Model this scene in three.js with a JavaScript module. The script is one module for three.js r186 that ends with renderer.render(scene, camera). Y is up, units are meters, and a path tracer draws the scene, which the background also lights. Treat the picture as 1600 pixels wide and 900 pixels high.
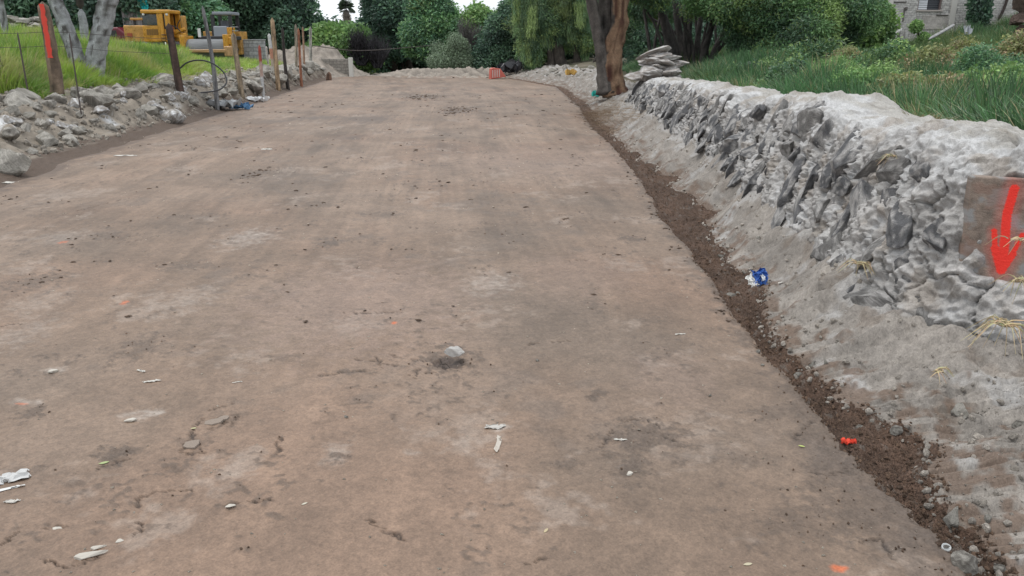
import * as THREE from 'three';
import { RoundedBoxGeometry } from 'three/addons/geometries/RoundedBoxGeometry.js';
import { mergeGeometries, mergeVertices, toCreasedNormals } from 'three/addons/utils/BufferGeometryUtils.js';
import { createNoise2D, createNoise3D } from 'simplex-noise';

// ---------------------------------------------------------------- camera, sky, sun, exposure
const scene = new THREE.Scene();
const EYE = 1.6, PITCH = THREE.MathUtils.degToRad(17), FPX = 1232;
const camera = new THREE.PerspectiveCamera(40.13, 16 / 9, 0.05, 2000);
camera.position.set(0, EYE, 0);
camera.rotation.x = -PITCH;
scene.add(camera);
const renderer = new THREE.WebGLRenderer({ antialias: true });
renderer.toneMapping = THREE.LinearToneMapping;
renderer.toneMappingExposure = 1.0;
renderer.shadowMap.enabled = true;

function rng(seed) { let s = seed >>> 0; return () => { s = (s + 0x6D2B79F5) | 0; let t = Math.imul(s ^ (s >>> 15), 1 | s); t = (t + Math.imul(t ^ (t >>> 7), 61 | t)) ^ t; return ((t ^ (t >>> 14)) >>> 0) / 4294967296; }; }
const n2 = createNoise2D(rng(11)), n3 = createNoise3D(rng(12));
const fbm = (x, y, o = 4) => { let a = 0.5, s = 0; for (let i = 0; i < o; i++) { s += a * n2(x, y); x = x * 2.03 + 7.1; y = y * 2.03 - 3.7; a *= 0.5; } return s; };
const fbm3 = (x, y, z, o = 4) => { let a = 0.5, s = 0; for (let i = 0; i < o; i++) { s += a * n3(x, y, z); x = x * 2.03 + 7.1; y = y * 2.03 - 3.7; z = z * 2.03 + 1.3; a *= 0.5; } return s; };
const sm = (a, b, x) => { const t = Math.min(1, Math.max(0, (x - a) / (b - a))); return t * t * (3 - 2 * t); };
const lerp = (a, b, t) => a + (b - a) * t;
const clamp = (x, a, b) => Math.min(b, Math.max(a, x));

{ // overcast sky: even cloud layer, a little brighter overhead
  const W = 512, H = 256, data = new Float32Array(W * H * 4);
  for (let j = 0; j < H; j++) for (let i = 0; i < W; i++) {
    const el = ((j + 0.5) / H - 0.5) * Math.PI, az = (i / W) * Math.PI * 2;
    const cx = Math.cos(el) * Math.cos(az), cz = Math.cos(el) * Math.sin(az), cy = Math.sin(el);
    const c = fbm3(cx * 2.2, cy * 4, cz * 2.2, 5);
    const up = Math.max(0, cy);
    const L = (1.06 + 0.42 * up) * (1 + 0.16 * c);
    const k = (j * W + i) * 4;
    data[k] = L * 0.945; data[k + 1] = L * 0.985; data[k + 2] = L * (1.035 - 0.03 * c); data[k + 3] = 1;
  }
  const t = new THREE.DataTexture(data, W, H, THREE.RGBAFormat, THREE.FloatType);
  t.mapping = THREE.EquirectangularReflectionMapping; t.magFilter = THREE.LinearFilter; t.minFilter = THREE.LinearFilter; t.needsUpdate = true;
  scene.background = t; scene.environment = t;
}
const sun = new THREE.DirectionalLight(new THREE.Color(1, 0.95, 0.88), 1.35);
sun.position.set(-18, 60, -12); sun.target.position.set(0, 0, -14);
sun.castShadow = true; sun.shadow.radius = 22; sun.shadow.mapSize.set(2048, 2048);
Object.assign(sun.shadow.camera, { left: -50, right: 50, top: 60, bottom: -60, near: 1, far: 200 });
scene.add(sun, sun.target);

// ---------------------------------------------------------------- helpers
// a survey of the place: world point for a sighting through the level instrument at eye height
function P(px, py, D) { const a = (px - 800) / FPX, b = (450 - py) / FPX, c = Math.cos(PITCH), s = Math.sin(PITCH), k = D / (c + b * s); return new THREE.Vector3(a * k, EYE + k * (b * c - s), -D); }
function G(px, py, h = 0) { const a = (px - 800) / FPX, b = (450 - py) / FPX, c = Math.cos(PITCH), s = Math.sin(PITCH), k = (h - EYE) / (b * c - s); return [a * k, (c + b * s) * k]; }
const taken = new Map();
const numbered = (n) => { const k = taken.get(n) || 0; taken.set(n, k + 1); return k ? `${n}_${String(k).padStart(3, '0')}` : n; };
const shade = (o) => { o.traverse((c) => { if (c.isMesh) { c.castShadow = true; c.receiveShadow = true; } }); return o; };
function tag(o, label, category, group) { o.userData.label = label; o.userData.category = category; if (group) o.userData.group = group; return o; }
function add(o, name) { o.name = numbered(name); scene.add(o); return shade(o); }
function thing(name, label, category, pos = [0, 0, 0], group) { const g = new THREE.Group(); g.position.set(...pos); add(g, name); return tag(g, label, category, group); }
function part(parent, name, geo, mat) { const m = new THREE.Mesh(geo, mat); m.name = name; parent.add(m); m.castShadow = m.receiveShadow = true; return m; }
function structure(name, geo, mat) { const m = add(new THREE.Mesh(geo, mat), name); m.userData.kind = 'structure'; return m; }
const V = (x, y, z) => new THREE.Vector3(x, y, z);
const C = (r, g, b) => new THREE.Color().setRGB(r, g, b);
const std = (r, g, b, rough = 0.9, o = {}) => new THREE.MeshStandardMaterial({ color: C(r, g, b), roughness: rough, ...o });
function interp(tab) { return (d) => { if (d <= tab[0][0]) return tab[0][1]; for (let i = 1; i < tab.length; i++) if (d <= tab[i][0]) { const [a, u] = tab[i - 1], [b, v] = tab[i]; return lerp(u, v, (d - a) / (b - a)); } return tab[tab.length - 1][1]; }; }

// tileable grain: octaves of wrapped value noise plus specks of sand
function tileTex(size, oct, seed, opt = {}) {
  const r = rng(seed), f = new Float32Array(size * size);
  for (const [freq, amp, sharp] of oct) {
    const L = new Float32Array(freq * freq).map(() => r());
    for (let j = 0; j < size; j++) { const y = j / size * freq, y0 = Math.floor(y), fy = y - y0, sy = fy * fy * (3 - 2 * fy), a = (y0 % freq) * freq, b = ((y0 + 1) % freq) * freq;
      for (let i = 0; i < size; i++) { const x = i / size * freq, x0 = Math.floor(x), fx = x - x0, sx = fx * fx * (3 - 2 * fx), c = x0 % freq, d = (x0 + 1) % freq;
        let v = (L[a + c] * (1 - sx) + L[a + d] * sx) * (1 - sy) + (L[b + c] * (1 - sx) + L[b + d] * sx) * sy; v -= 0.5; if (sharp) v = Math.abs(v) * 2 - 0.4; f[j * size + i] += v * amp; } }
  }
  const specks = opt.specks || 0;
  const hh = new Float32Array(f);
  for (let k = 0; k < specks; k++) {
    const cx = r() * size, cy = r() * size, rad = 1 + r() * r() * (opt.speckR || 4), amp = (r() < (opt.light ?? 0.55) ? 1 : -0.9) * (0.15 + 0.35 * r());
    for (let y = -Math.ceil(rad); y <= rad; y++) for (let x = -Math.ceil(rad); x <= rad; x++) { const q = Math.hypot(x, y * 1.2) / rad; if (q > 1) continue; const id = ((Math.floor(cy + y) + size) % size) * size + (Math.floor(cx + x) + size) % size; f[id] += amp * (1 - q * q) * 0.8; hh[id] += Math.abs(amp) * (1 - q * q) * 1.1; }
  }
  const mk = (src, mid, gain, srgb) => { const d = new Uint8Array(size * size * 4); for (let i = 0; i < size * size; i++) { const v = clamp((mid + src[i] * gain) * 255, 0, 255); d[i * 4] = d[i * 4 + 1] = d[i * 4 + 2] = v; d[i * 4 + 3] = 255; } const t = new THREE.DataTexture(d, size, size); t.wrapS = t.wrapT = THREE.RepeatWrapping; t.magFilter = THREE.LinearFilter; t.minFilter = THREE.LinearMipmapLinearFilter; t.generateMipmaps = true; if (srgb) t.colorSpace = THREE.SRGBColorSpace; t.needsUpdate = true; return t; };
  return { map: mk(f, opt.mid ?? 0.88, opt.gain ?? 0.25, true), bump: mk(hh, 0.45, opt.bgain ?? 0.5, false) };
}
const rep = (t, s) => { const c = t.clone(); c.repeat.set(s, s); c.needsUpdate = true; return c; };
const roadTex = tileTex(1024, [[16, 0.25], [48, 0.4], [120, 0.5], [300, 0.55], [512, 0.45]], 5, { specks: 9000, speckR: 5, gain: 0.19, bgain: 0.35 });
const soilTex = tileTex(1024, [[12, 0.35], [40, 0.6, 1], [110, 0.6], [280, 0.6], [512, 0.5]], 6, { specks: 6000, speckR: 7, gain: 0.24, mid: 0.86 });
const stoneTex = tileTex(512, [[6, 0.5], [20, 0.5, 1], [60, 0.5], [160, 0.6], [256, 0.4]], 7, { specks: 2500, speckR: 4, gain: 0.28, mid: 0.85 });
const matOf = (tex, s, bump, rough = 0.96) => new THREE.MeshStandardMaterial({ vertexColors: true, map: rep(tex.map, s), bumpMap: rep(tex.bump, s), bumpScale: bump, roughness: rough });
const M = {
  road: matOf(roadTex, 1 / 1.7, 0.005, 0.7), soil: matOf(soilTex, 1 / 0.6, 0.02), bank: matOf(roadTex, 1 / 1.1, 0.009), mortar: matOf(roadTex, 1 / 0.8, 0.007), field: matOf(soilTex, 1 / 1.5, 0.012),
  stone: matOf(stoneTex, 1 / 0.35, 0.008, 0.9), pale: matOf(stoneTex, 1 / 0.5, 0.006, 0.92),
};

// strips of ground between two lines that run along the road
const rows = (() => { const r = []; let d = 0.4; while (d < 47) { r.push(d); d += d < 1.7 ? 0.05 : clamp(0.00075 * d * d, 0.006, 0.22); } r.push(47.2); return r; })();
function sheet(ds, xa, xb, n, hf, cf, warp) {
  const R = ds.length, pos = new Float32Array(R * (n + 1) * 3), col = new Float32Array(R * (n + 1) * 3), uv = new Float32Array(R * (n + 1) * 2), idx = new Uint32Array((R - 1) * n * 6), o = [0, 0, 0];
  let k = 0;
  for (let j = 0; j < R; j++) { const d = ds[j], A = xa(d), B = xb(d);
    for (let i = 0; i <= n; i++, k++) { const t = i / n, x = warp ? warp(t, d, A, B) : lerp(A, B, t); pos[k * 3] = x; pos[k * 3 + 1] = hf(x, d); pos[k * 3 + 2] = -d; cf(x, d, o); col[k * 3] = o[0]; col[k * 3 + 1] = o[1]; col[k * 3 + 2] = o[2]; uv[k * 2] = x; uv[k * 2 + 1] = d; } }
  k = 0; for (let j = 0; j < R - 1; j++) for (let i = 0; i < n; i++) { const a = j * (n + 1) + i, b = a + 1, c = a + n + 1, e = c + 1; idx[k++] = a; idx[k++] = b; idx[k++] = c; idx[k++] = b; idx[k++] = e; idx[k++] = c; }
  const g = new THREE.BufferGeometry(); g.setAttribute('position', new THREE.BufferAttribute(pos, 3)); g.setAttribute('color', new THREE.BufferAttribute(col, 3)); g.setAttribute('uv', new THREE.BufferAttribute(uv, 2)); g.setIndex(new THREE.BufferAttribute(idx, 1)); g.computeVertexNormals(); return g;
}
const mixc = (o, c, t) => { o[0] = lerp(o[0], c[0], t); o[1] = lerp(o[1], c[1], t); o[2] = lerp(o[2], c[2], t); };

// ---------------------------------------------------------------- lines along the road (d = metres ahead)
const xr0 = interp([[0.4, 1.46], [2.2, 1.46], [2.6, 1.43], [3.1, 1.38], [4.2, 1.39], [5.2, 1.42], [6.5, 1.47], [7.75, 1.48], [9.5, 1.6], [13.3, 1.7], [17.2, 1.68], [23, 1.9], [34, 1.85], [40, 0.6], [47.2, -1.2]]);
const xr = (d) => xr0(d) + 0.022 * n2(d * 1.3, 3) + 0.006 * n2(d * 8, 9) * (1 - sm(3, 5, d)) + (d < 3 ? 0.03 * n2(d * 5, 2) : 0);
const xd0 = interp([[0.4, 1.66], [2.2, 1.64], [2.9, 1.71], [3.6, 1.62], [4, 1.55], [4.6, 1.57], [5.3, 1.8], [6, 1.86], [8.5, 2.08], [10.3, 2.1], [13.1, 1.97], [18.6, 2.1], [23, 2.3], [34, 2.2], [40, 1.0], [47.2, -0.9]]);
const xd = (d) => xr0(d) + (xd0(d) - xr0(d)) * (0.82 + 0.3 * n2(d * 0.9, 71)) + 0.05 * n2(d * 2.7, 13) + 0.03 * n2(d * 9, 19) * (1 - sm(4, 9, d));
const xl0 = interp([[0.4, -5.6], [9.4, -6.1], [11.4, -6.45], [14, -6.75], [18, -7.15], [24.4, -7.7], [31.9, -8.5], [43.8, -9.6], [47.2, -10.5]]);
const xl = (d) => xl0(d) + 0.08 * n2(d * 0.9, 23) + 0.02 * n2(d * 4, 29);
const plan = [[6.4, 2.75], [5.2, 3.0], [4.2, 3.22], [3.2, 3.44], [2.7, 3.58], [2.35, 3.76], [2.17, 4.05], [2.13, 4.5], [2.16, 5.2], [2.22, 6]]; // foot of the wall: it turns away from the road at its near end
const xB = interp([[0.4, 6.4], [2.75, 6.4], [3.0, 5.2], [3.22, 4.2], [3.44, 3.2], [3.58, 2.7], [3.76, 2.35], [4.05, 2.17], [4.5, 2.13], [5.2, 2.16], [6, 2.22], [8.5, 2.42], [10.3, 2.5], [13, 2.58], [19, 2.8], [24, 3.2], [36, 3.2], [47.2, 1.5]]);
const wallAway = (x, d) => { if (d > 6) return xB(d) - x; let m = 9; for (let i = 1; i < plan.length; i++) { const [x0, d0] = plan[i - 1], [x1, d1] = plan[i], ax = x1 - x0, ad = d1 - d0, t = clamp(((x - x0) * ax + (d - d0) * ad) / (ax * ax + ad * ad), 0, 1); m = Math.min(m, Math.hypot(x - x0 - ax * t, d - d0 - ad * t)); } return x > xB(d) ? -m : m; };
const hB = interp([[0.4, 0.2], [3.4, 0.2], [4.5, 0.28], [6, 0.34], [10, 0.4], [13, 0.42], [19, 0.4], [24, 0.42], [36, 0.55], [47.2, 0.5]]);
const xT = (d) => (d < 6 ? xB(d) + 0.2 : xB(d) + 0.26) + 0.05 * n2(d * 0.7, 41);
const hT = (d) => interp([[0.4, 1.14], [4.5, 1.14], [5.6, 1.08], [6.8, 1.17], [8, 1.13], [9.2, 1.04], [11, 1.05], [14, 1.0], [17, 0.95], [19.4, 0.9]])(d) + 0.035 * n2(d * 1.6, 51) + 0.02 * n2(d * 5, 57);

// ---------------------------------------------------------------- the road
const feats = []; // [x, d, rx, rd, kind, strength]: marks and loose soil seen on the surface
const F = (px, py, rpx, rpy, kind, s = 1) => { const [x, d] = G(px, py), [x2] = G(px + rpx, py), [, d2] = G(px, py - rpy); feats.push([x, d, Math.abs(x2 - x), Math.min(Math.abs(d2 - d), 2.2), kind, s]); };
F(1010, 682, 85, 26, 'crumb', 1); F(985, 725, 32, 30, 'crumb', 0.9); F(930, 618, 16, 10, 'crumb'); F(700, 562, 52, 22, 'crumb', 1.1); F(700, 575, 120, 80, 'tan', 0.75); F(215, 545, 34, 26, 'crumb', 0.8); F(185, 712, 36, 18, 'crumb', 1);
F(50, 648, 24, 14, 'crumb', 1); F(1200, 650, 40, 16, 'crumb', 0.8); F(1165, 720, 60, 14, 'crumb', 0.5); F(515, 380, 22, 8, 'crumb', 1.1); F(395, 272, 26, 7, 'crumb', 1); F(985, 372, 24, 6, 'crumb', 1); F(55, 440, 44, 16, 'crumb', 0.8); F(290, 415, 60, 8, 'crumb', 0.7);
F(720, 172, 30, 6, 'crumb', 1.2); F(660, 152, 30, 4, 'crumb', 0.9); F(575, 186, 60, 7, 'dark', 0.9); F(500, 184, 40, 5, 'dark', 0.8); F(640, 150, 40, 4, 'dark', 0.5); F(545, 215, 30, 5, 'dark', 0.6); F(420, 190, 40, 5, 'dark', 0.6);
F(765, 440, 60, 26, 'lime', 0.85); F(385, 372, 55, 22, 'lime', 0.9); F(290, 470, 60, 34, 'lime', 0.6); F(560, 505, 60, 26, 'lime', 0.55); F(215, 650, 34, 20, 'lime', 1.2); F(245, 643, 22, 8, 'lime', 1.2); F(85, 580, 22, 8, 'lime', 1.1); F(525, 705, 36, 26, 'lime', 0.7); F(645, 708, 24, 10, 'lime', 0.8); F(360, 740, 30, 40, 'lime', 0.45); F(30, 520, 70, 40, 'lime', 0.5); F(780, 668, 22, 8, 'lime', 1.2); F(740, 690, 40, 30, 'lime', 0.4); F(40, 630, 40, 10, 'lime', 0.8); F(60, 470, 60, 30, 'lime', 0.5); F(100, 370, 60, 15, 'lime', 0.5);
F(560, 470, 220, 70, 'pink', 0.9); F(880, 250, 200, 50, 'pink', 0.7); F(690, 620, 90, 60, 'tan', 0.6); F(90, 700, 120, 90, 'tan', 0.6); F(1000, 660, 140, 60, 'tan', 0.4); F(900, 430, 110, 40, 'pink', 0.5); F(1050, 590, 80, 50, 'pink', 0.5);
F(1440, 740, 120, 60, 'dark', 0.8); F(1330, 690, 60, 40, 'crumb', 0.7); F(1340, 800, 110, 60, 'crumb', 0.8); F(1250, 820, 60, 40, 'crumb', 0.5); F(530, 712, 18, 10, 'crumb', 0.9); F(360, 795, 20, 8, 'crumb', 0.7);
F(1480, 800, 130, 110, 'dark', 0.95); F(1400, 780, 140, 60, 'crumb', 0.9); F(1300, 720, 60, 40, 'dark', 0.7); F(880, 720, 30, 8, 'crumb', 0.8); F(800, 730, 22, 5, 'crumb', 0.7); F(1120, 800, 30, 6, 'crumb', 0.6); F(820, 830, 26, 6, 'crumb', 0.6); F(440, 560, 40, 6, 'crumb', 0.5); F(540, 580, 34, 5, 'crumb', 0.9); F(60, 735, 26, 8, 'crumb', 0.7); F(120, 760, 30, 5, 'crumb', 0.6); F(300, 690, 30, 14, 'crumb', 0.5); F(350, 655, 40, 12, 'crumb', 0.5); F(1020, 500, 26, 6, 'crumb', 0.6); F(930, 470, 12, 30, 'crumb', 0.6); F(250, 820, 30, 6, 'crumb', 0.7); F(500, 320, 40, 5, 'crumb', 0.7); F(600, 335, 40, 4, 'crumb', 0.6); F(700, 120, 60, 3, 'pink', 1); F(300, 340, 60, 5, 'crumb', 0.6); F(170, 370, 40, 6, 'crumb', 0.7); F(97, 380, 11, 3, 'orange', 0.6); F(195, 471, 8, 4, 'orange', 0.75); F(617, 504, 5, 3, 'orange', 0.9); F(35, 632, 14, 3, 'orange', 0.6); F(1310, 892, 16, 8, 'orange', 0.8);
const cracks = [[[280, 708], [298, 690], [300, 678]], [[300, 680], [312, 700], [318, 706], [296, 709], [284, 706]], [[316, 655], [345, 653], [352, 662], [330, 671], [314, 668]], [[345, 653], [375, 646], [358, 668]], [[330, 640], [360, 632]], [[300, 676], [316, 655]], [[70, 878], [105, 890], [150, 874]], [[0, 855], [35, 834]], [[205, 840], [222, 830], [216, 815]], [[105, 826], [70, 828]], [[1060, 692], [1030, 678], [1000, 676]], [[975, 660], [1010, 654], [1035, 672]], [[1330, 850], [1375, 845], [1400, 880]], [[600, 428], [670, 428]], [[640, 585], [680, 580]], [[940, 700], [960, 670]], [[820, 885], [855, 870]], [[140, 740], [200, 720]], [[500, 585], [570, 578]], [[230, 372], [180, 380]], [[655, 575], [648, 590]], [[240, 300], [120, 330]], [[1240, 690], [1270, 660]]].map((l) => l.map(([a, b]) => G(a, b)));
{ const r = rng(404); for (let k = 0; k < 26; k++) { const d = 2.4 + 8 * r() ** 1.3, x = 1.3 - (2.2 + d * 0.6) * r(), a = r() * 6.28, l = 0.025 + 0.07 * r(); let p = [x, d], q = a; const line = [p]; for (let i = 0; i < 2 + 2 * r(); i++) { q += (r() - 0.5) * 1.6; p = [p[0] + Math.cos(q) * l, p[1] + Math.sin(q) * l * 0.7]; line.push(p); } cracks.push(line); } }
const segs = []; cracks.forEach((l, q) => { for (let i = 1; i < l.length; i++) segs.push([...l[i - 1], ...l[i]]); });
const onFeats = (x, d, fn) => { for (const f of feats) { const u = (x - f[0]) / f[2], v = (d - f[1]) / f[3]; if (u > 1.6 || u < -1.6 || v > 1.6 || v < -1.6) continue; fn(f, Math.hypot(u, v)); } };
const crack = (x, d) => { if (d > 11) return 0; let m = 0; for (const s of segs) { const x0 = Math.min(s[0], s[2]) - 0.05, x1 = Math.max(s[0], s[2]) + 0.05; if (x < x0 || x > x1 || d < Math.min(s[1], s[3]) - 0.05 || d > Math.max(s[1], s[3]) + 0.05) continue; const wx = x + 0.012 * n2(x * 25, d * 25), wd = d + 0.012 * n2(d * 25, x * 25 + 9); const ax = s[2] - s[0], ad = s[3] - s[1], t = clamp(((wx - s[0]) * ax + (wd - s[1]) * ad) / (ax * ax + ad * ad), 0, 1), q = Math.hypot(wx - s[0] - ax * t, wd - s[1] - ad * t); m = Math.max(m, 1 - sm(0.0015, 0.006 + 0.004 * n2(x * 8, d * 8), q)); } return m; };
const looseAt = (x, d) => { // clots of loosened soil on the packed surface
  let m = sm(0.4, 0.52, 0.3 * n2(x * 0.9, d * 0.9) + 0.36 * n2(x * 5.2, d * 5.2) + 0.32 * n2(x * 17, d * 17)) * 0.8;
  onFeats(x, d, (f, q) => { if (f[4] === 'crumb') m = Math.max(m, f[5] * sm(0.35, 0.75, 1.05 - 0.7 * q + 0.45 * n2(x * 11 + 3, d * 11) + 0.3 * n2(x * 34, d * 34))); });
  const e = xr(d) - x; if (e < 0.3) m = Math.max(m, 0.95 * (1 - sm(0, 0.16, e + 0.11 * n2(x * 6, d * 5) + 0.06 * n2(x * 21, d * 21) + (d < 3.4 ? -0.08 : 0.02)))); return Math.min(1, m); };
const hole = G(700, 566), holeH = (x, d) => { const q = Math.hypot((x - hole[0]) / 0.1, (d - hole[1]) / 0.09); return q < 1.5 ? -0.025 * (1 - sm(0.3, 1.2, q + 0.3 * n2(x * 20, d * 20))) : 0; };
const roadBase = (x, d) => 0.02 * fbm(x * 0.35, d * 0.3, 2) + 0.012 * fbm(x * 1.4 + 4, d * 1.2, 3);
const roadH = (x, d) => { const e = Math.min(x - xl(d), xr(d) - x); let h = roadBase(x, d); if (d < 14) { const L = looseAt(x, d); h += 0.0025 * n2(x * 19, d * 19) + L * (0.006 * n2(x * 42, d * 42) + 0.003) - 0.013 * crack(x, d) + holeH(x, d); } return h - 0.012 * (1 - sm(0, 0.04, e)); };
const trackC = [interp([[6, -1.2], [14, -2.0], [24, -2.6], [34, -3.6], [46, -6]]), interp([[6, -3.4], [14, -4.1], [24, -4.6], [34, -5.6], [46, -8]]), interp([[6, 0.6], [14, 0.4], [24, -0.2], [34, -1.5], [46, -4]])];
function roadC(x, d, o) {
  const a = fbm(x * 0.3 + 2, d * 0.26, 3), b = fbm(x * 1.2, d * 1.0 + 5, 4), e = n2(x * 5.5, d * 5.5);
  o[0] = 0.272; o[1] = 0.208; o[2] = 0.16;
  mixc(o, [0.305, 0.222, 0.168], sm(-0.1, 0.5, a)); mixc(o, [0.25, 0.2, 0.16], sm(0, 0.5, -a)); mixc(o, [0.345, 0.272, 0.216], 0.8 * sm(4.5, 9, d + 2.5 * n2(x * 0.5, d * 0.4) + n2(x * 2, d * 2)) * sm(-0.4, 0.3, fbm(x * 0.4, d * 0.3 + 77, 4)));
  let k = 1 + 0.2 * b + 0.06 * e + 0.1 * n2(x * 0.17, d * 0.17 + 8);
  if (d > 5) for (const T of trackC) { const u = x - T(d) + 0.15 * n2(d * 0.5, 3); for (const w of [-0.75, 0.75]) k *= 1 - 0.34 * Math.exp(-(((u - w) / 0.24) ** 2)) * sm(-0.4, 0.5, fbm(u * 1.2 + 9, d * 0.35, 3)) * sm(5, 12, d); }
  { const u = x - trackC[0](Math.max(6, d)); k *= 0.77; o[0] *= 1.07; o[1] *= 0.98; o[2] *= 0.91; k *= 1 + 0.16 * fbm(u * 2.6, d * 0.12 + 3, 3) + 0.09 * n2(u * 9, d * 0.3) * sm(3, 7, d); }
  o[0] *= k; o[1] *= k; o[2] *= k;
  mixc(o, [0.41, 0.335, 0.28], 0.4 * sm(0.3, 0.62, fbm(x * 0.7 + 20, d * 0.55, 3) + 0.22 * n2(x * 6, d * 6) + 0.12 * n2(x * 18, d * 18)));
  mixc(o, [0.18, 0.138, 0.11], 0.5 * sm(0.28, 0.6, fbm(x * 0.6 - 9, d * 0.5 + 31, 3) + 0.3 * n2(x * 4, d * 4 + 3)));
  onFeats(x, d, (f, q) => { const w = q + 0.32 * n2(x * 7 + f[0] * 9, d * 7) + 0.2 * n2(x * 26, d * 26 + f[1]);
    if (f[4] === 'lime') mixc(o, [0.52, 0.455, 0.4], clamp(0.6 * f[5] * (1 - sm(0.15, 0.95, w)) * (0.65 + 0.45 * n2(x * 14, d * 14)), 0, 0.92));
    else if (f[4] === 'pink') mixc(o, [0.35, 0.25, 0.2], 0.5 * f[5] * (1 - sm(0.3, 1.15, w)));
    else if (f[4] === 'tan') mixc(o, [0.28, 0.2, 0.148], 0.65 * f[5] * (1 - sm(0.4, 1.15, w)));
    else if (f[4] === 'dark') mixc(o, [0.14, 0.11, 0.092], 0.8 * f[5] * (1 - sm(0.2, 1.05, w)));
    else if (f[4] === 'orange') mixc(o, [0.75, 0.17, 0.05], clamp(0.9 * f[5] * (1 - sm(0.4, 0.95, w)), 0, 0.95)); });
  const L = looseAt(x, d); mixc(o, [0.125, 0.094, 0.074], 0.72 * L);
  if (d < 11) mixc(o, [0.06, 0.045, 0.038], 0.85 * crack(x, d));
  if (holeH(x, d) < -0.008) mixc(o, [0.07, 0.05, 0.042], 0.7);
  const eL = x - xl(d); mixc(o, [0.14, 0.1, 0.077], 0.85 * (1 - sm(0.0, 0.3, eL + 0.2 * n2(x * 5, d * 3))));
}
structure('dirt_road', sheet(rows, xl, xr, 640, roadH, roadC, (t, d, A, B) => { const m = Math.max(A + 0.05 * (B - A), -(0.78 * d + 0.9)); return t < 0.05 ? lerp(A, m, t / 0.05) : lerp(m, B, (t - 0.05) / 0.95); }), M.road);

// ---------------------------------------------------------------- loose dark soil and the grey bank at the foot of the wall
const clod = (x, d, s = 1) => { const a = n2(x * 13 * s, d * 13 * s), b = n2(x * 31 * s + 5, d * 31 * s), c = n2(x * 70 * s, d * 70 * s + 7); return 0.5 * a + 0.35 * (1 - 2 * Math.abs(b)) + (d < 5 ? 0.2 * c : 0); };
const soilH = (x, d) => { const A = xr(d), B = xd(d), t = (x - A) / (B - A); return roadBase(A, d) - 0.012 - 0.03 * sm(0, 0.12, t) * (1 - sm(0.6, 1, t)) + 0.026 * clod(x, d) * sm(0, 0.1, t) + 0.02 * n2(x * 5, d * 4) * sm(0, 0.2, t); };
const soilC = (x, d, o) => { const c = clod(x, d), g = n2(x * 3, d * 1.5); o[0] = 0.17; o[1] = 0.106; o[2] = 0.074; const k = 1 + 0.25 * g + 0.2 * c; o[0] *= k; o[1] *= k; o[2] *= k; mixc(o, [0.3, 0.26, 0.225], 0.6 * sm(0.45, 0.7, n2(x * 7, d * 5 + 40) * 0.7 + 0.4 * n2(x * 21, d * 21))); };
structure('soil_strip', sheet(rows, xr, xd, 70, soilH, soilC), M.soil);
const bankT = (x, d) => { const e = xd(d), sl = xr0(d) + (xd0(d) - xr0(d)) * (0.82 + 0.3 * n2(d * 0.9, 71)), a = Math.max(0, x - sl - (e - sl) * Math.exp(-Math.max(0, x - e) / 0.08)), w = wallAway(x, d); return w <= 0 ? 1 + a * 0.001 : a / Math.max(0.25, a + w); };
const bankH = (x, d) => { const A = xd(d), B = xB(d), t = bankT(x, d); const s0 = soilH(A, d); const rise = t < 1 ? 0.75 * t + 0.25 * t * t : 1; const lump = 0.1 * fbm(x * 1.7, d * 1.7 + 8, 5) + 0.03 * Math.max(0, n2(x * 4.5, d * 4.5)) + 0.006 * (1 - 2 * Math.abs(n2(x * 8, d * 7))) + 0.008 * clod(x, d, 0.8); return s0 + rise * hB(d) + lump * sm(0, 0.35, t) + (t >= 1 && d > 6 ? 0.12 * (x - B) : 0) + (d > 19 ? sm(19, 24, d) * 0.16 * fbm(x * 1.6, d * 1.2, 3) * sm(0, 0.6, t) : 0); };
const bankC = (x, d, o) => { const b = fbm(x * 2, d * 2 + 60, 4), t = bankT(x, d); o[0] = 0.305; o[1] = 0.276; o[2] = 0.246; const k = 1 + 0.4 * b + 0.1 * n2(x * 17, d * 17); o[0] *= k; o[1] *= k; o[2] *= k; mixc(o, [0.47, 0.455, 0.44], 0.75 * sm(0.2, 0.5, fbm(x * 1.7 + 30, d * 1.4, 4) + 0.4 * sm(0.5, 1, t))); mixc(o, [0.19, 0.15, 0.118], 0.6 * sm(0.2, 0.5, fbm(x * 1.9 - 30, d * 1.7, 4) + 0.12 * n2(x * 15, d * 15))); const edge = t * 3 + 1.1 * n2(x * 5, d * 5) + 0.5 * n2(x * 16, d * 16); mixc(o, [0.185, 0.13, 0.097], 0.85 * (1 - sm(0.0, 0.8, edge))); };
const xE = (d) => xT(d) + 0.35;
structure('embankment', sheet(rows, xd, xE, 190, bankH, bankC, (t, d, A, B) => { const m = Math.min(B - 0.05 * (B - A), 0.75 * d + 0.6); return t > 0.95 ? lerp(Math.max(m, A + 0.5), B, (t - 0.95) / 0.05) : lerp(A, Math.max(m, A + 0.5), t / 0.95); }), M.bank);

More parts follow.
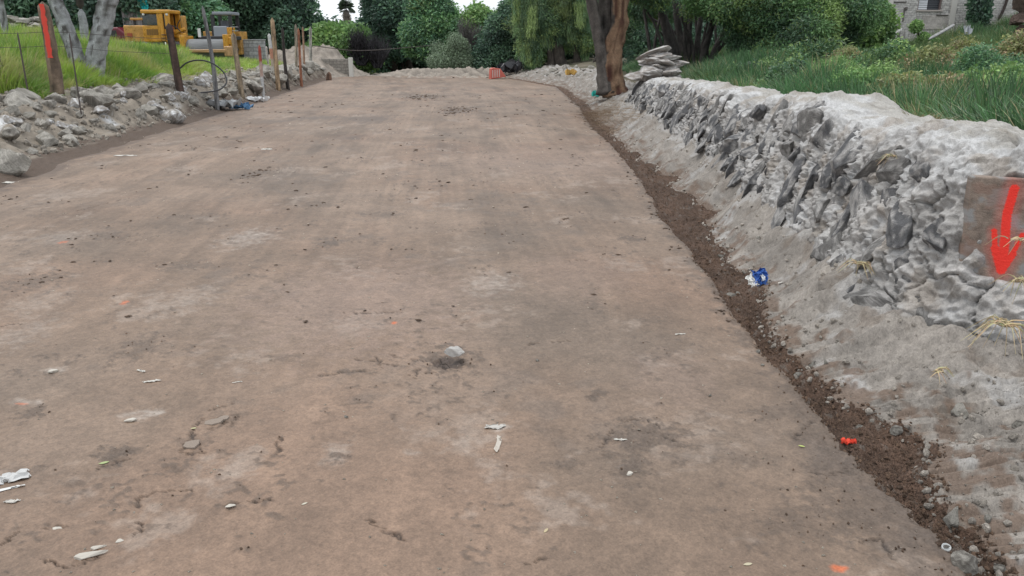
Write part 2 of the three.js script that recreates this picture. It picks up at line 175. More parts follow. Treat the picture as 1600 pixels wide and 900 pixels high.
// ---------------------------------------------------------------- ground behind the wall and the field up to the house
const rowsF = (() => { const r = []; let d = 0.4; while (d < 76) { r.push(d); d += clamp(0.02 * d, 0.05, 0.5); } return r; })();
const fieldH = (x, d) => { const e = xE(Math.min(d, 47)); let h = 0.36 + 0.02 * Math.max(0, Math.min(d, 34) - 8) + 0.2 * Math.max(0, Math.min(x, 24) - 13) + 0.015 * Math.max(0, Math.min(x, 30) - 4) + 0.12 * fbm(x * 0.35, d * 0.35, 3); h += 0.66 * (1 - sm(0.7, 2.6, -wallAway(x, d))) * (1 - sm(6, 10, d)); const b = bankH(Math.min(x, e), Math.min(d, 47)); return lerp(b, h, sm(e - 0.1, e + (d > 19 ? 2.5 : 0.3), x)) - 0.02 * (1 - sm(e, e + 0.25, x)); };
const fieldC = (x, d, o) => { o[0] = 0.1; o[1] = 0.095; o[2] = 0.055; const b = fbm(x * 0.8, d * 0.8, 4); mixc(o, [0.24, 0.2, 0.15], sm(0.0, 0.4, b)); mixc(o, [0.36, 0.33, 0.28], (1 - sm(1.0, 1.7, -wallAway(x, d) + 0.3 * n2(x * 3, d * 3))) * (1 - sm(6, 9, d))); };
structure('field', sheet(rowsF, (d) => xE(Math.min(d, 47)) - 0.1, () => 60, 130, fieldH, fieldC, (t, d, A, B) => A + (B - A) * (0.25 * t + 0.75 * t * t * t)), M.field);

// ---------------------------------------------------------------- rubble bank and hillside on the other side
const xf = (d) => xl0(Math.min(d, 47)) - 2.5;
const hillH = (x, d) => { const u = Math.max(0, xf(d) + 0.4 - x); return 0.65 + 0.155 * Math.min(u, 16) * (1 - 0.62 * sm(27, 40, d)) + 0.05 * Math.max(0, u - 16) + 0.1 * fbm(x * 0.4, d * 0.4, 3) * sm(0, 2, u); };
const crestU = interp([[8, 2.2], [12, 2.0], [15, 1.6], [18, 1.1], [22, 0.85], [47, 0.8]]);
const rubH = (x, d) => { const u = xl(d) - x, cu = crestU(d); const base = 0.08 * sm(0, 0.4, u) + 0.54 * sm(0.3, cu, u); const L = 0.16 * fbm(x * 1.8, d * 1.8, 4) * sm(0.4, 1.1, u) + 0.02 * clod(x, d, 0.5) * sm(0, 0.2, u); return roadBase(xl(d), d) - 0.012 + base + L + (lerp(0, hillH(x, d) - 0.6, sm(1.7, 2.4, u))); };
const rubC = (x, d, o) => { const u = xl(d) - x, b = fbm(x * 2.2, d * 2.2 + 70, 4); o[0] = 0.285; o[1] = 0.245; o[2] = 0.198; const k = 1 + 0.5 * b; o[0] *= k; o[1] *= k; o[2] *= k; mixc(o, [0.115, 0.08, 0.06], 0.95 * (1 - sm(0.38, 0.6, u + 0.16 * n2(x * 3, d * 2) + 0.06 * n2(x * 12, d * 12)))); mixc(o, [0.78, 0.79, 0.8], 0.9 * sm(0.32, 0.46, fbm(x * 1.1 + 50, d * 0.7, 3) + 0.14 * n2(x * 9, d * 9)) * sm(0.5, 0.7, u) * (1 - sm(1.4, 1.7, u)) * (1 - sm(20, 26, d))); };
structure('rubble_bank', sheet(rows.filter((d, i) => d > 6 || i % 3 === 0), (d) => xl(d) - 2.6, xl, 110, rubH, rubC), M.bank);
const hillC = (x, d, o) => { o[0] = 0.13; o[1] = 0.14; o[2] = 0.055; mixc(o, [0.3, 0.25, 0.17], sm(0.0, 0.4, fbm(x * 0.7, d * 0.7, 4))); mixc(o, [0.34, 0.29, 0.24], (1 - sm(0.4, 1.2, xf(d) + 0.3 - x + 0.5 * n2(x, d))) ); };
const hillside = structure('hillside', sheet(rowsF, () => -70, (d) => xl0(Math.min(d, 47)) - 2.45, 120, (x, d) => hillH(x, d) - 0.02 * sm(-0.3, 0, x - xf(d)), hillC, (t, d, A, B) => B + (A - B) * (0.2 * (1 - t) + 0.8 * (1 - t) ** 3)), M.field);
const groundAt = (x, d) => d > 47 ? (x < -10.5 ? hillH(x, d) : x > 2 ? fieldH(x, d) : 0) : x < xl(d) - 2.5 ? hillH(x, d) : x < xl(d) ? rubH(x, d) : x < xr(d) ? roadH(x, d) : x < xd(d) ? soilH(x, d) : x < xE(d) ? bankH(x, d) : fieldH(x, d);

{ // wide ground to the horizon
  const g = new THREE.PlaneGeometry(1800, 1800, 60, 60); g.rotateX(-Math.PI / 2); g.translate(0, -0.3, -500); const n = g.attributes.position.count, c = new Float32Array(n * 3); for (let i = 0; i < n; i++) { c[i * 3] = 0.16; c[i * 3 + 1] = 0.15; c[i * 3 + 2] = 0.1; } g.setAttribute('color', new THREE.BufferAttribute(c, 3)); const uv = g.attributes.uv; for (let i = 0; i < n; i++) uv.setXY(i, uv.getX(i) * 900, uv.getY(i) * 900);
  structure('ground', g, M.field);
}
const backC = (x, d, o) => { o[0] = 0.31; o[1] = 0.27; o[2] = 0.23; const k = 1 + 0.7 * fbm(x * 1.3, d * 1.3, 5); o[0] *= k; o[1] *= k; o[2] *= k; };
{ // heaped earth across the end of the road
  const ds = []; for (let d = 45.6; d < 56; d += 0.12) ds.push(d);
  const crest = (x) => 47.6 + 0.4 * n2(x * 0.3, 4) + (x > 0 ? -0.55 * x : 0) + (x < -8 ? (-8 - x) * 0.5 : 0);
  const H = (x, d) => { const q = d - crest(x); const top = (0.42 + 0.14 * fbm(x * 0.5, 2, 3)) * sm(-8.7, -5.8, x) * (0.9 + 0.12 * x / 5); return -0.07 + (top + 0.07) * Math.exp(-((q / (q < 0 ? 0.8 : 2.8)) ** 2)) + (0.2 * fbm(x * 1.3, d * 1.3, 5) + 0.06 * Math.max(0, n2(x * 3.5, d * 3.5))) * sm(0, 0.3, top); };
  structure('dirt_bank', sheet(ds.map((d) => d - 1.8), () => -12.5, () => 6, 260, H, backC), M.bank);
  const ds2 = []; for (let d = 41; d < 56; d += 0.12) ds2.push(d);
  const H2 = (x, d) => { const u = (x + 12.3) / 2.6; return -0.25 + (1.55 * Math.exp(-(u * u) - ((d - 47.5) / 2.6) ** 2) + 0.75 * Math.exp(-(((x + 10.2) / 1.4) ** 2) - ((d - 48) / 1.6) ** 2)) * (0.8 + 0.18 * fbm(x * 0.8, d * 0.8, 3)) + 0.5 * sm(-9, -11, x) + 0.16 * fbm(x * 1.1, d * 1.1, 5) + 0.05 * Math.max(0, n2(x * 4, d * 4)); };
  structure('dirt_mound', sheet(ds2, () => -19, () => -8.4, 170, H2, backC), M.bank);
}

// ---------------------------------------------------------------- rocks
function rockGeo(seed, { detail = 4, flat = 1, cuts = 15, rough = 0.07, cutLo = 0.48, crease = 0.5, pale = 0.3, base = [0.3, 0.285, 0.265], dust = [0.42, 0.395, 0.36] } = {}) {
  const r = rng(seed); let g = new THREE.IcosahedronGeometry(1, detail); g.deleteAttribute('uv'); g.deleteAttribute('normal'); g = mergeVertices(g, 1e-4);
  const p = g.attributes.position, pl = []; for (let i = 0; i < cuts; i++) { const v = V(r() - 0.5, r() - 0.5, r() - 0.5).normalize(); pl.push([v, cutLo + 0.36 * r()]); }
  const sx = 0.8 + 0.5 * r(), sz = 0.65 + 0.35 * r(), v = V(0, 0, 0), col = new Float32Array(p.count * 3), uv = new Float32Array(p.count * 2), o = seed * 3.7;
  for (let i = 0; i < p.count; i++) { v.fromBufferAttribute(p, i); for (const [q, c] of pl) { const t = v.dot(q); if (t > c) v.addScaledVector(q, -(t - c) * (cutLo < 0.4 ? 1 : 0.95)); } const f = fbm3(v.x * 1.6 + o, v.y * 1.6, v.z * 1.6, 4); v.multiplyScalar(1 + rough * 2 * f); uv[i * 2] = v.x * 0.3 + v.y * 0.17; uv[i * 2 + 1] = v.z * 0.3 + v.y * 0.2; p.setXYZ(i, v.x * sx, v.y * flat * 0.75, v.z * sz);
    const m = sm(0.1 - pale, 0.5 - pale, fbm3(v.x * 2 + o, v.y * 2 + 5, v.z * 2, 4)); for (let k = 0; k < 3; k++) col[i * 3 + k] = lerp(base[k], dust[k], m) * (1 + 0.25 * f); }
  g.setAttribute('color', new THREE.BufferAttribute(col, 3)); g.setAttribute('uv', new THREE.BufferAttribute(uv, 2)); g.computeVertexNormals(); return toCreasedNormals(g, crease);
}
const rockG = []; for (let i = 0; i < 10; i++) rockG.push(rockGeo(100 + i, { detail: 4, pale: 0.25 + 0.2 * (i % 3 === 0), base: i % 4 === 1 ? [0.22, 0.2, 0.175] : [0.33, 0.31, 0.27], dust: [0.44, 0.415, 0.37] }));
const limeG = []; for (let i = 0; i < 3; i++) limeG.push(rockGeo(140 + i, { detail: 4, pale: 0.15, base: [0.36, 0.33, 0.3], dust: [0.78, 0.79, 0.8] }));
const pebG = []; for (let i = 0; i < 3; i++) pebG.push(rockGeo(160 + i, { detail: 2, pale: 0.3, cuts: 9, rough: 0.1 }));
function instances(name, geo, mat, list, label, category, opts = {}) { // list of {p, s, q, c}
  const m = new THREE.InstancedMesh(geo, mat, list.length), X = new THREE.Matrix4();
  list.forEach((e, i) => { X.compose(e.p, e.q || new THREE.Quaternion(), typeof e.s === 'number' ? V(e.s, e.s, e.s) : e.s); m.setMatrixAt(i, X); if (e.c) m.setColorAt(i, e.c); });
  m.castShadow = m.receiveShadow = true; m.userData.kind = 'stuff';
  if (opts.parent) { m.name = name; opts.parent.add(m); } else { add(m, name); tag(m, label, category); }
  return m;
}
const quat = (r, tilt = 1) => new THREE.Quaternion().setFromEuler(new THREE.Euler((r() - 0.5) * 6 * tilt, r() * 6.28, (r() - 0.5) * 6 * tilt));

{ // rubble beside the road: each rock that can be told apart
  const r = rng(31), placed = []; let n = 0, tries = 0;
  while (n < 290 && tries++ < 16000) {
    const d = 8.2 + 38 * r() ** 1.7, u = 0.5 + (crestU(d) + 0.2) * r(), x = xl(d) - u; const big = r(); const s = (big < 0.14 ? 0.28 + 0.12 * r() : big < 0.55 ? 0.16 + 0.08 * r() : 0.09 + 0.06 * r()) * (d > 26 ? 1.15 : 1);
    if (x < -0.72 * d) continue;
    if (placed.some((q) => Math.hypot(q[0] - x, q[1] - d) < (q[2] + s) * 0.62)) continue;
    placed.push([x, d, s]); const lime = d < 24 && u > 0.6 && u < 1.5 && fbm(x * 1.1 + 50, d * 0.7, 3) > 0.12;
    const m = add(new THREE.Mesh(lime ? limeG[n % 3] : rockG[n % 10], M.pale), lime ? 'limewashed_rock' : 'rock'); m.scale.set(s * (0.9 + 0.4 * r()), s * (0.75 + 0.35 * r()), s); m.rotation.set((r() - 0.5) * 0.7, r() * 6.28, (r() - 0.5) * 0.7); m.position.set(x, groundAt(x, d) + s * 0.16, -d);
    if (lime) tag(m, 'rock splashed with white lime in the rubble bank beside the dirt road', 'rock', 'limewashed rocks in the rubble bank'); else tag(m, 'loose grey-brown rock heaped in the rubble bank beneath the fence posts', 'rock', 'rocks in the rubble bank'); n++;
  }
  const list = []; for (let i = 0; i < 4200; i++) { const d = 8 + 39 * r() ** 1.5, u = 0.3 + 2.2 * r(), x = xl(d) - u, s = 0.012 + 0.06 * r() ** 3; const b = 0.8 + 0.6 * r(); list.push({ p: V(x, groundAt(x, d) + s * 0.3, -d), s, q: quat(r), c: C(b, b * 0.95, b * 0.88) }); }
  instances('rubble', pebG[0], M.pale, list, 'small broken stones filling the rubble bank between the larger rocks', 'rubble');
  const bl = (px, py, s, label, g, sq = 1) => { const [x, d] = G(px, py, 0.35); const m = add(new THREE.Mesh(g, M.pale), 'boulder'); m.scale.set(s * 1.2, s * sq, s); m.rotation.set(0.15, px, 0.1); m.position.set(x, groundAt(x, d) + s * 0.3, -d); return tag(m, label, 'boulder'); };
  bl(6, 232, 0.3, 'large pale angular boulder leaning out over the dark soil at the end of rubble bank', rockG[0], 1.15); bl(268, 168, 0.36, 'rounded grey boulder half whitened with lime in the rubble bank below the tree', limeG[1]); bl(262, 146, 0.42, 'long flat dark boulder at the foot of the dark brown plank post', rockG[5], 0.55);
  const [bx, bd] = [-10.6, 15.6]; const b2 = add(new THREE.Mesh(rockG[1], M.pale), 'boulder'); b2.scale.set(0.75, 0.42, 0.5); b2.position.set(bx, hillH(bx, bd) + 0.34, -bd); tag(b2, 'big smooth brown boulder lying in grass behind the leaning iron stakes', 'boulder');
}
{ // stones, pebbles and crumbs near the soil strip, the bank and the road
  const r = rng(32), cl = [], pb = [], pr = [], lt = [];
  for (let i = 0; i < 7000; i++) { const d = 1.9 + 14 * r() ** 2.2, t = r(), x = lerp(xr(d) - 0.02, xd(d) + 0.04, t), s = 0.0025 + 0.009 * r() ** 3; cl.push({ p: V(x, groundAt(x, d) + s * 0.3, -d), s, q: quat(r), c: C(0.62, 0.41, 0.29).multiplyScalar(0.6 + 0.8 * r()) }); }
  for (let i = 0; i < 5200; i++) { const d = 1.9 + 9 * r() ** 1.6, x = xr(d) - 0.001 - 3.6 * r() * (0.3 + d * 0.25), L = looseAt(x, d); if (r() > L * 1.3) continue; const s = 0.002 + 0.004 * r() ** 2; cl.push({ p: V(x, roadH(x, d) + s * 0.4, -d), s, q: quat(r), c: C(0.62, 0.41, 0.29).multiplyScalar(0.6 + 0.8 * r()) }); }
  for (let i = 0; i < 26000; i++) { const d = 4.5 + 24 * r() ** 1.4, x = lerp(xl(d) + 0.3, xr(d), r()), L = looseAt(x, d); if (r() > (L - 0.42) * 1.6) continue; const s = (0.004 + 0.007 * r() ** 2) * (0.7 + d / 9); cl.push({ p: V(x, roadH(x, d) + s * 0.15, -d), s: V(s * 1.5, s * 0.6, s * 1.2), q: new THREE.Quaternion().setFromEuler(new THREE.Euler(0, r() * 6.28, 0)), c: C(0.45, 0.31, 0.23).multiplyScalar(0.6 + 0.6 * r()) }); }
  instances('soil_crumbs', pebG[1], M.pale, cl, 'loose dark crumbs of soil along the road edge', 'soil');
  for (let i = 0; i < 3600; i++) { const d = 1.9 + 26 * r() ** 2, t = r() ** 1.8, x = lerp(xd(d) - 0.05, Math.min(xB(d), 0.7 * d + 0.4) + (d > 19.6 ? 1 : 0), t), s = 0.004 + 0.02 * r() ** 5; const b = 1.25 + 0.8 * r(); pb.push({ p: V(x, groundAt(x, d) + s * 0.25, -d), s, q: quat(r), c: C(b, b * 0.95, b * 0.9) }); }
  instances('bank_pebbles', pebG[2], M.pale, pb, 'small pebbles and grit strewn over the grey bank below the wall', 'pebbles');
  for (let i = 0; i < 1500; i++) { const d = 1.9 + 16 * r() ** 1.8, x = xr(d) - (2.4 + d * 0.62) * r(), s = (0.002 + 0.0055 * r() ** 3) * (0.8 + d / 7); const b = 1.1 + 1.1 * r(); pr.push({ p: V(x, roadH(x, d) + s * 0.1, -d), s: V(s * 1.2, s * 0.5, s), q: quat(r, 0.05), c: C(b, b * 0.92, b * 0.82) }); }
  instances('road_grit', pebG[0], M.pale, pr, 'pale grit scattered over the packed road surface', 'grit');
  const st = [[1402, 663, 0.036], [1185, 541, 0.02], [1183, 395, 0.03], [1212, 388, 0.03], [1143, 447, 0.035], [1155, 442, 0.025], [1128, 392, 0.03], [1192, 562, 0.012], [1590, 675, 0.035], [1567, 878, 0.025], [1490, 800, 0.045], [1510, 875, 0.05], [1345, 650, 0.02], [1270, 560, 0.028], [1290, 570, 0.02], [1250, 570, 0.022], [1546, 800, 0.02], [1500, 650, 0.06], [1110, 610, 0.012], [840, 555, 0.012], [540, 640, 0.012]];
  for (const [px, py, s] of st) { const [x, d] = G(px, py, 0.03); const m = add(new THREE.Mesh(rockG[(px + py) % 10], M.pale), 'stone'); m.scale.set(s, s, s); m.rotation.set(0.2, px, 0.3); m.position.set(x, groundAt(x, d) + s * 0.3, -d); tag(m, 'small loose stone lying at the edge between road and grey bank', 'stone', 'loose stones along the road edge'); }
}

// ---------------------------------------------------------------- stone wall
{
  const w = thing('stone_wall', 'rough field-stone retaining wall smeared with pale grey mortar beside the dirt road', 'wall');
  w.userData.kind = 'thing';
  const curve = new THREE.CatmullRomCurve3([...plan, [2.42, 8.5], [2.5, 10.3], [2.58, 13], [2.68, 16], [2.8, 19.3]].map(([x, d]) => V(x, 0, -d)), false, 'centripetal'), LEN = curve.getLength();
  const N = 200, step = []; for (let u = 0; u < LEN;) { step.push(u); u += clamp(0.0034 * Math.max(3.2, u - 1.5), 0.011, 0.032); } step.push(LEN);
  const foot = (u) => { const p = curve.getPointAt(clamp(u / LEN, 0, 1)), t = curve.getTangentAt(clamp(u / LEN, 0, 1)); return [p.x, -p.z, t.z, -t.x]; }; // x, d, and the normal (nx, nz) that faces the road
  const lip = (u) => 0.26 + 0.06 * n2(u * 0.7, 41);
  const topH = (u, d) => (d < 5 ? 1.12 : interp([[5, 1.12], [5.6, 1.08], [6.8, 1.17], [8, 1.13], [9.2, 1.04], [11, 1.05], [14, 1.0], [17, 0.95], [19.4, 0.9]])(d)) + 0.05 * n2(u * 1.3, 51) + 0.025 * n2(u * 4, 57);
  const prof = (u, d) => { const h = hB(d), t = lip(u), H = topH(u, d); return [[-0.1, h - 0.25], [-0.02, h], [t * 0.55, lerp(h, H, 0.5)], [t - 0.03, H - 0.13], [t + 0.05, H - 0.03], [t + 0.2, H + 0.01], [t + 0.5, H], [t + 0.68, H - 0.06], [t + 0.74, H - 0.3], [t + 0.76, 0.1]]; };
  const T = [0, 0.12, 0.36, 0.52, 0.58, 0.68, 0.86, 0.94, 0.97, 1];
  const frames = new Map(); const fr0 = (u) => { const k = Math.round(u * 1e4); if (!frames.has(k)) { const f = foot(u); frames.set(k, [f, prof(u, f[1])]); } return frames.get(k); };
  const at2 = (q, t) => { let i = 1; while (i < T.length - 1 && t > T[i]) i++; const k = (t - T[i - 1]) / (T[i] - T[i - 1]); return [lerp(q[i - 1][0], q[i][0], k), lerp(q[i - 1][1], q[i][1], k)]; };
  const nr2 = (q, t) => { const a = at2(q, Math.max(0, t - 0.03)), b = at2(q, Math.min(1, t + 0.03)), l = Math.hypot(b[0] - a[0], b[1] - a[1]); return [-(b[1] - a[1]) / l, (b[0] - a[0]) / l]; };
  const world = (u, t, off = 0) => { const [f, q] = fr0(u), p = at2(q, t), n = nr2(q, t), o = p[0] + n[0] * off; return V(f[0] - f[2] * o, p[1] + n[1] * off, -f[1] - f[3] * o); };
  const r = rng(77), st = []; const slabU = 3.97, slabHW = 0.28;
  for (let row = 0; row < 4; row++) for (let u = 2.2 + 0.1 * row; u < LEN - 0.12;) { const sz = 0.105 + 0.13 * r() * r() + 0.02 * row * r(), t = 0.1 + row * 0.12 + 0.05 * (r() - 0.5); u += sz * 1.15; const uu = u; u += sz * (0.75 + 0.6 * r()); if (Math.abs(uu - slabU) < slabHW + 0.12 && t > 0.2 && t < 0.56) continue; if (r() < 0.12) continue; st.push([uu, t, sz]); }
  const bins = new Map(); st.forEach((s) => { const k = Math.floor(s[0] * 2); if (!bins.has(k)) bins.set(k, []); bins.get(k).push(s); });
  const joint = (u, t) => { let a = 9, b = 9; const k = Math.floor(u * 2); for (let q = k - 1; q <= k + 1; q++) for (const s of bins.get(q) || []) { const e = Math.hypot(u - s[0], (t - s[1]) * 1.75) / s[2]; if (e < a) { b = a; a = e; } else if (e < b) b = e; } return [a, b]; };
  const pos = [], col = [], uv = [], idx = [];
  step.forEach((u, j) => { const near = u < 7; for (let i = 0; i <= N; i++) { const t = i / N, p0 = world(u, t), X = p0.x, Y = p0.y, Z = p0.z; const [a, b] = joint(u + 0.05 * n2(u * 5, t * 10), t + 0.03 * n2(u * 5 + 4, t * 9));
    const face = sm(0.04, 0.12, t) * (1 - sm(0.5, 0.6, t)), gap = sm(0.005, 0.075, b - a);
    const f1 = fbm3(X * 3.2, Y * 3.2, Z * 3.2, 5), f2 = n3(X * 24, Y * 24, Z * 24), f3 = n3(X * 58, Y * 58, Z * 58), ridg = 1 - 2 * Math.abs(n3(X * 9 + 3, Y * 9, Z * 9));
    const inSlab = (1 - sm(slabHW - 0.03, slabHW + 0.03, Math.abs(u - slabU) + 0.04 * n2(t * 20, u * 6))) * sm(0.25, 0.28, t) * (1 - sm(0.49, 0.52, t));
    let disp = face * (0.06 * (gap - 0.85) + 0.018 * ridg + 0.02 * Math.max(0, n3(X * 6.5, Y * 6.5, Z * 6.5 + 9))) + 0.07 * f1 * (0.7 + 0.3 * face) + 0.011 * f2 * (1 - 0.5 * sm(0.6, 0.7, t)) + (near ? 0.004 * f3 : 0); disp = lerp(disp, -0.14, inSlab);
    const p = world(u, t, disp); pos.push(p.x, p.y, p.z); uv.push(u, t * 1.9);
    const c = [0.47, 0.455, 0.44]; const k = 1 + 0.28 * f1 + 0.1 * f2; c[0] *= k; c[1] *= k; c[2] *= k;
    mixc(c, [0.64, 0.64, 0.64], 0.85 * sm(0.48, 0.6, t + 0.16 * f1 + 0.06 * f2)); mixc(c, [0.6, 0.6, 0.6], 0.7 * sm(0.0, 0.32, fbm3(X * 3 + 9, Y * 3, Z * 3, 4)));
    mixc(c, [0.33, 0.32, 0.31], 0.7 * sm(0.08, 0.34, fbm3(X * 3.4 - 9, Y * 3.4, Z * 3.4, 4) + 0.12 * f2)); mixc(c, [0.36, 0.31, 0.26], 0.6 * sm(0.1, 0.4, fbm3(X * 2.2 + 31, Y * 2.2, Z * 2.2, 4)));
    mixc(c, [0.36, 0.33, 0.28], 0.6 * sm(0.62, 0.8, t + 0.3 * f1));
    col.push(...c.map((q) => Math.max(0.02, q))); } });
  for (let j = 0; j < step.length - 1; j++) for (let i = 0; i < N; i++) { const a = j * (N + 1) + i, b = a + 1, c = a + N + 1, e = c + 1; idx.push(a, c, b, b, c, e); }
  for (const [j, s] of [[0, 1], [step.length - 1, -1]]) { const base = j * (N + 1), ci = pos.length / 3, q = world(step[j], 0.36, -0.3); pos.push(q.x, q.y, q.z); col.push(0.4, 0.39, 0.38); uv.push(step[j], 0.5); for (let i = 0; i < N; i++) s > 0 ? idx.push(ci, base + i, base + i + 1) : idx.push(ci, base + i + 1, base + i); }
  const g = new THREE.BufferGeometry(); g.setAttribute('position', new THREE.Float32BufferAttribute(pos, 3)); g.setAttribute('color', new THREE.Float32BufferAttribute(col, 3)); g.setAttribute('uv', new THREE.Float32BufferAttribute(uv, 2)); g.setIndex(idx); g.computeVertexNormals();
  part(w, 'mortar', g, M.mortar);
  const vg = []; for (let i = 0; i < 14; i++) vg.push(rockGeo(200 + i, { detail: 6, cuts: 16, cutLo: 0.3, rough: 0.06, crease: 0.25, pale: 0.06 + 0.1 * (i % 4), base: i % 3 ? [0.14, 0.141, 0.148] : [0.21, 0.203, 0.195], dust: [0.47, 0.455, 0.44] }));
  const show = st.slice().sort((a, b) => a[0] - b[0]).slice(0, 300), ax = V(0, 0, 0);
  show.forEach(([u, t, s], i) => { const m = part(w, i ? `stone_${String(i).padStart(3, '0')}` : 'stone', vg[i % 14], M.stone), deep = s * (-0.24 + 0.36 * r()), p = world(u, t, -deep), nn = world(u, t, 0.1).sub(world(u, t)).normalize().add(V((r() - 0.5) * 0.6, (r() - 0.5) * 0.6, (r() - 0.5) * 0.6)).normalize(); m.position.copy(p); m.scale.set(s * (1.2 + 0.5 * r()), s * 0.85, s * (1.05 + 0.5 * r())); m.quaternion.setFromUnitVectors(V(0, 1, 0), nn).multiply(new THREE.Quaternion().setFromAxisAngle(V(0, 1, 0), r() * 6.28)); });
  // smooth slab set in the wall, sprayed with a red arrow that points down
  { const S = 512, d = new Uint8Array(S * S * 4), ln = [[0.285, 0.1, 0.265, 0.34, 0.046], [0.265, 0.34, 0.28, 0.58, 0.046], [0.28, 0.58, 0.29, 0.86, 0.05], [0.2, 0.5, 0.225, 0.66, 0.028], [0.225, 0.66, 0.285, 0.86, 0.042], [0.385, 0.52, 0.345, 0.7, 0.026], [0.345, 0.7, 0.295, 0.86, 0.04]];
    for (let j = 0; j < S; j++) for (let i = 0; i < S; i++) { const u = i / S, v = 1 - j / S; const a = fbm(u * 4, v * 4, 5), b = fbm(u * 14 + 5, v * 14, 3); const c = [0.19, 0.148, 0.12]; const k = 1 + 0.5 * a + 0.35 * b + 0.25 * n2(u * 90, v * 90); c[0] *= k; c[1] *= k; c[2] *= k; mixc(c, [0.23, 0.225, 0.22], sm(0, 0.35, fbm(u * 3 + 9, v * 3, 4) + (u > 0.75 ? 0.15 : 0))); mixc(c, [0.21, 0.13, 0.1], 0.6 * sm(0.05, 0.3, fbm(u * 3 - 9, v * 3, 3)) * (1 - sm(0.5, 0.7, u)));
      let pa = 0, over = 0; for (const [x0, y0, x1, y1, w0] of ln) { const ax = (x1 - x0) * 1.28, ay = y1 - y0, t = clamp(((u - x0) * 1.28 * ax + (v - y0) * ay) / (ax * ax + ay * ay), 0, 1), q = Math.hypot((u - x0) * 1.28 - ax * t, v - y0 - ay * t); pa = Math.max(pa, 1 - sm(w0 * 0.62, w0 * 1.05, q + 0.006 * n2(u * 60, v * 60))); over = Math.max(over, 1 - sm(w0, w0 * 3.2, q)); }
      mixc(c, [0.8, 0.025, 0.012], clamp(pa + 0.3 * over * (0.6 + 0.8 * n2(u * 200, v * 200)), 0, 0.97));
      const id = (j * S + i) * 4; for (let q = 0; q < 3; q++) { const L = clamp(c[q], 0, 1); d[id + q] = 255 * (L <= 0.0031308 ? 12.92 * L : 1.055 * L ** (1 / 2.4) - 0.055); } d[id + 3] = 255; }
    const tx = new THREE.DataTexture(d, S, S); tx.colorSpace = THREE.SRGBColorSpace; tx.magFilter = THREE.LinearFilter; tx.minFilter = THREE.LinearMipmapLinearFilter; tx.generateMipmaps = true; tx.needsUpdate = true;
    const lo = world(slabU, 0.26), hi = world(slabU, 0.505), wd = 2 * slabHW + 0.1, ht = lo.distanceTo(hi) + 0.03, sg = new RoundedBoxGeometry(wd, ht, 0.16, 3, 0.012);
    const q = sg.attributes.position, uvs = sg.attributes.uv; for (let i = 0; i < q.count; i++) uvs.setXY(i, q.getX(i) / wd + 0.5, q.getY(i) / ht + 0.5);
    const m = part(w, 'painted_slab', sg, new THREE.MeshStandardMaterial({ map: tx, roughness: 0.75, bumpMap: rep(stoneTex.bump, 2), bumpScale: 0.004 }));
    m.userData.label = 'smooth brownish slab sprayed with a red arrow pointing down'; const up = hi.clone().sub(lo).normalize().lerp(V(0, 1, 0), 0.75).normalize(), al = world(slabU + 0.05, 0.38).sub(world(slabU - 0.05, 0.38)).normalize().negate(), _n = al.setY(0).normalize(), out = al.clone().cross(up).normalize(); m.setRotationFromMatrix(new THREE.Matrix4().makeBasis(al, up, out)); m.position.copy(lo.clone().add(hi).multiplyScalar(0.5)).addScaledVector(out, -0.062); }
  // flat slabs piled on the end of the wall
  const fr = rng(88); const fg = []; for (let i = 0; i < 5; i++) fg.push(rockGeo(300 + i, { detail: 4, flat: 0.46, cuts: 16, rough: 0.05, pale: 0.25, base: [0.36, 0.32, 0.29], dust: [0.6, 0.585, 0.57] }));
  const px0 = 3.3, pd0 = 18.5; let y = hT(18.5) + 0.03; const lay = [[9, 0.75], [8, 0.7], [8, 0.62], [6, 0.52], [5, 0.42], [3, 0.25]];
  lay.forEach(([n, R], L) => { for (let i = 0; i < n; i++) { const a = i / n * 6.28 + fr() + L, q = R * (0.35 + 0.5 * fr()); const s = 0.2 + 0.14 * fr(); const m = add(new THREE.Mesh(fg[(i + L) % 5], M.pale), 'flat_slab'); m.scale.set(s * 1.25, s * 0.9, s); m.position.set(px0 + Math.cos(a) * q * 0.72, y + 0.03 * fr(), -pd0 + Math.sin(a) * q); m.rotation.set((fr() - 0.5) * 0.55, fr() * 6.28, (fr() - 0.5) * 0.6); tag(m, 'flat pale slab of broken stone stacked on the wall end beside the split trunk', 'slab', 'flat slabs piled on the wall'); } y += 0.1; });
}

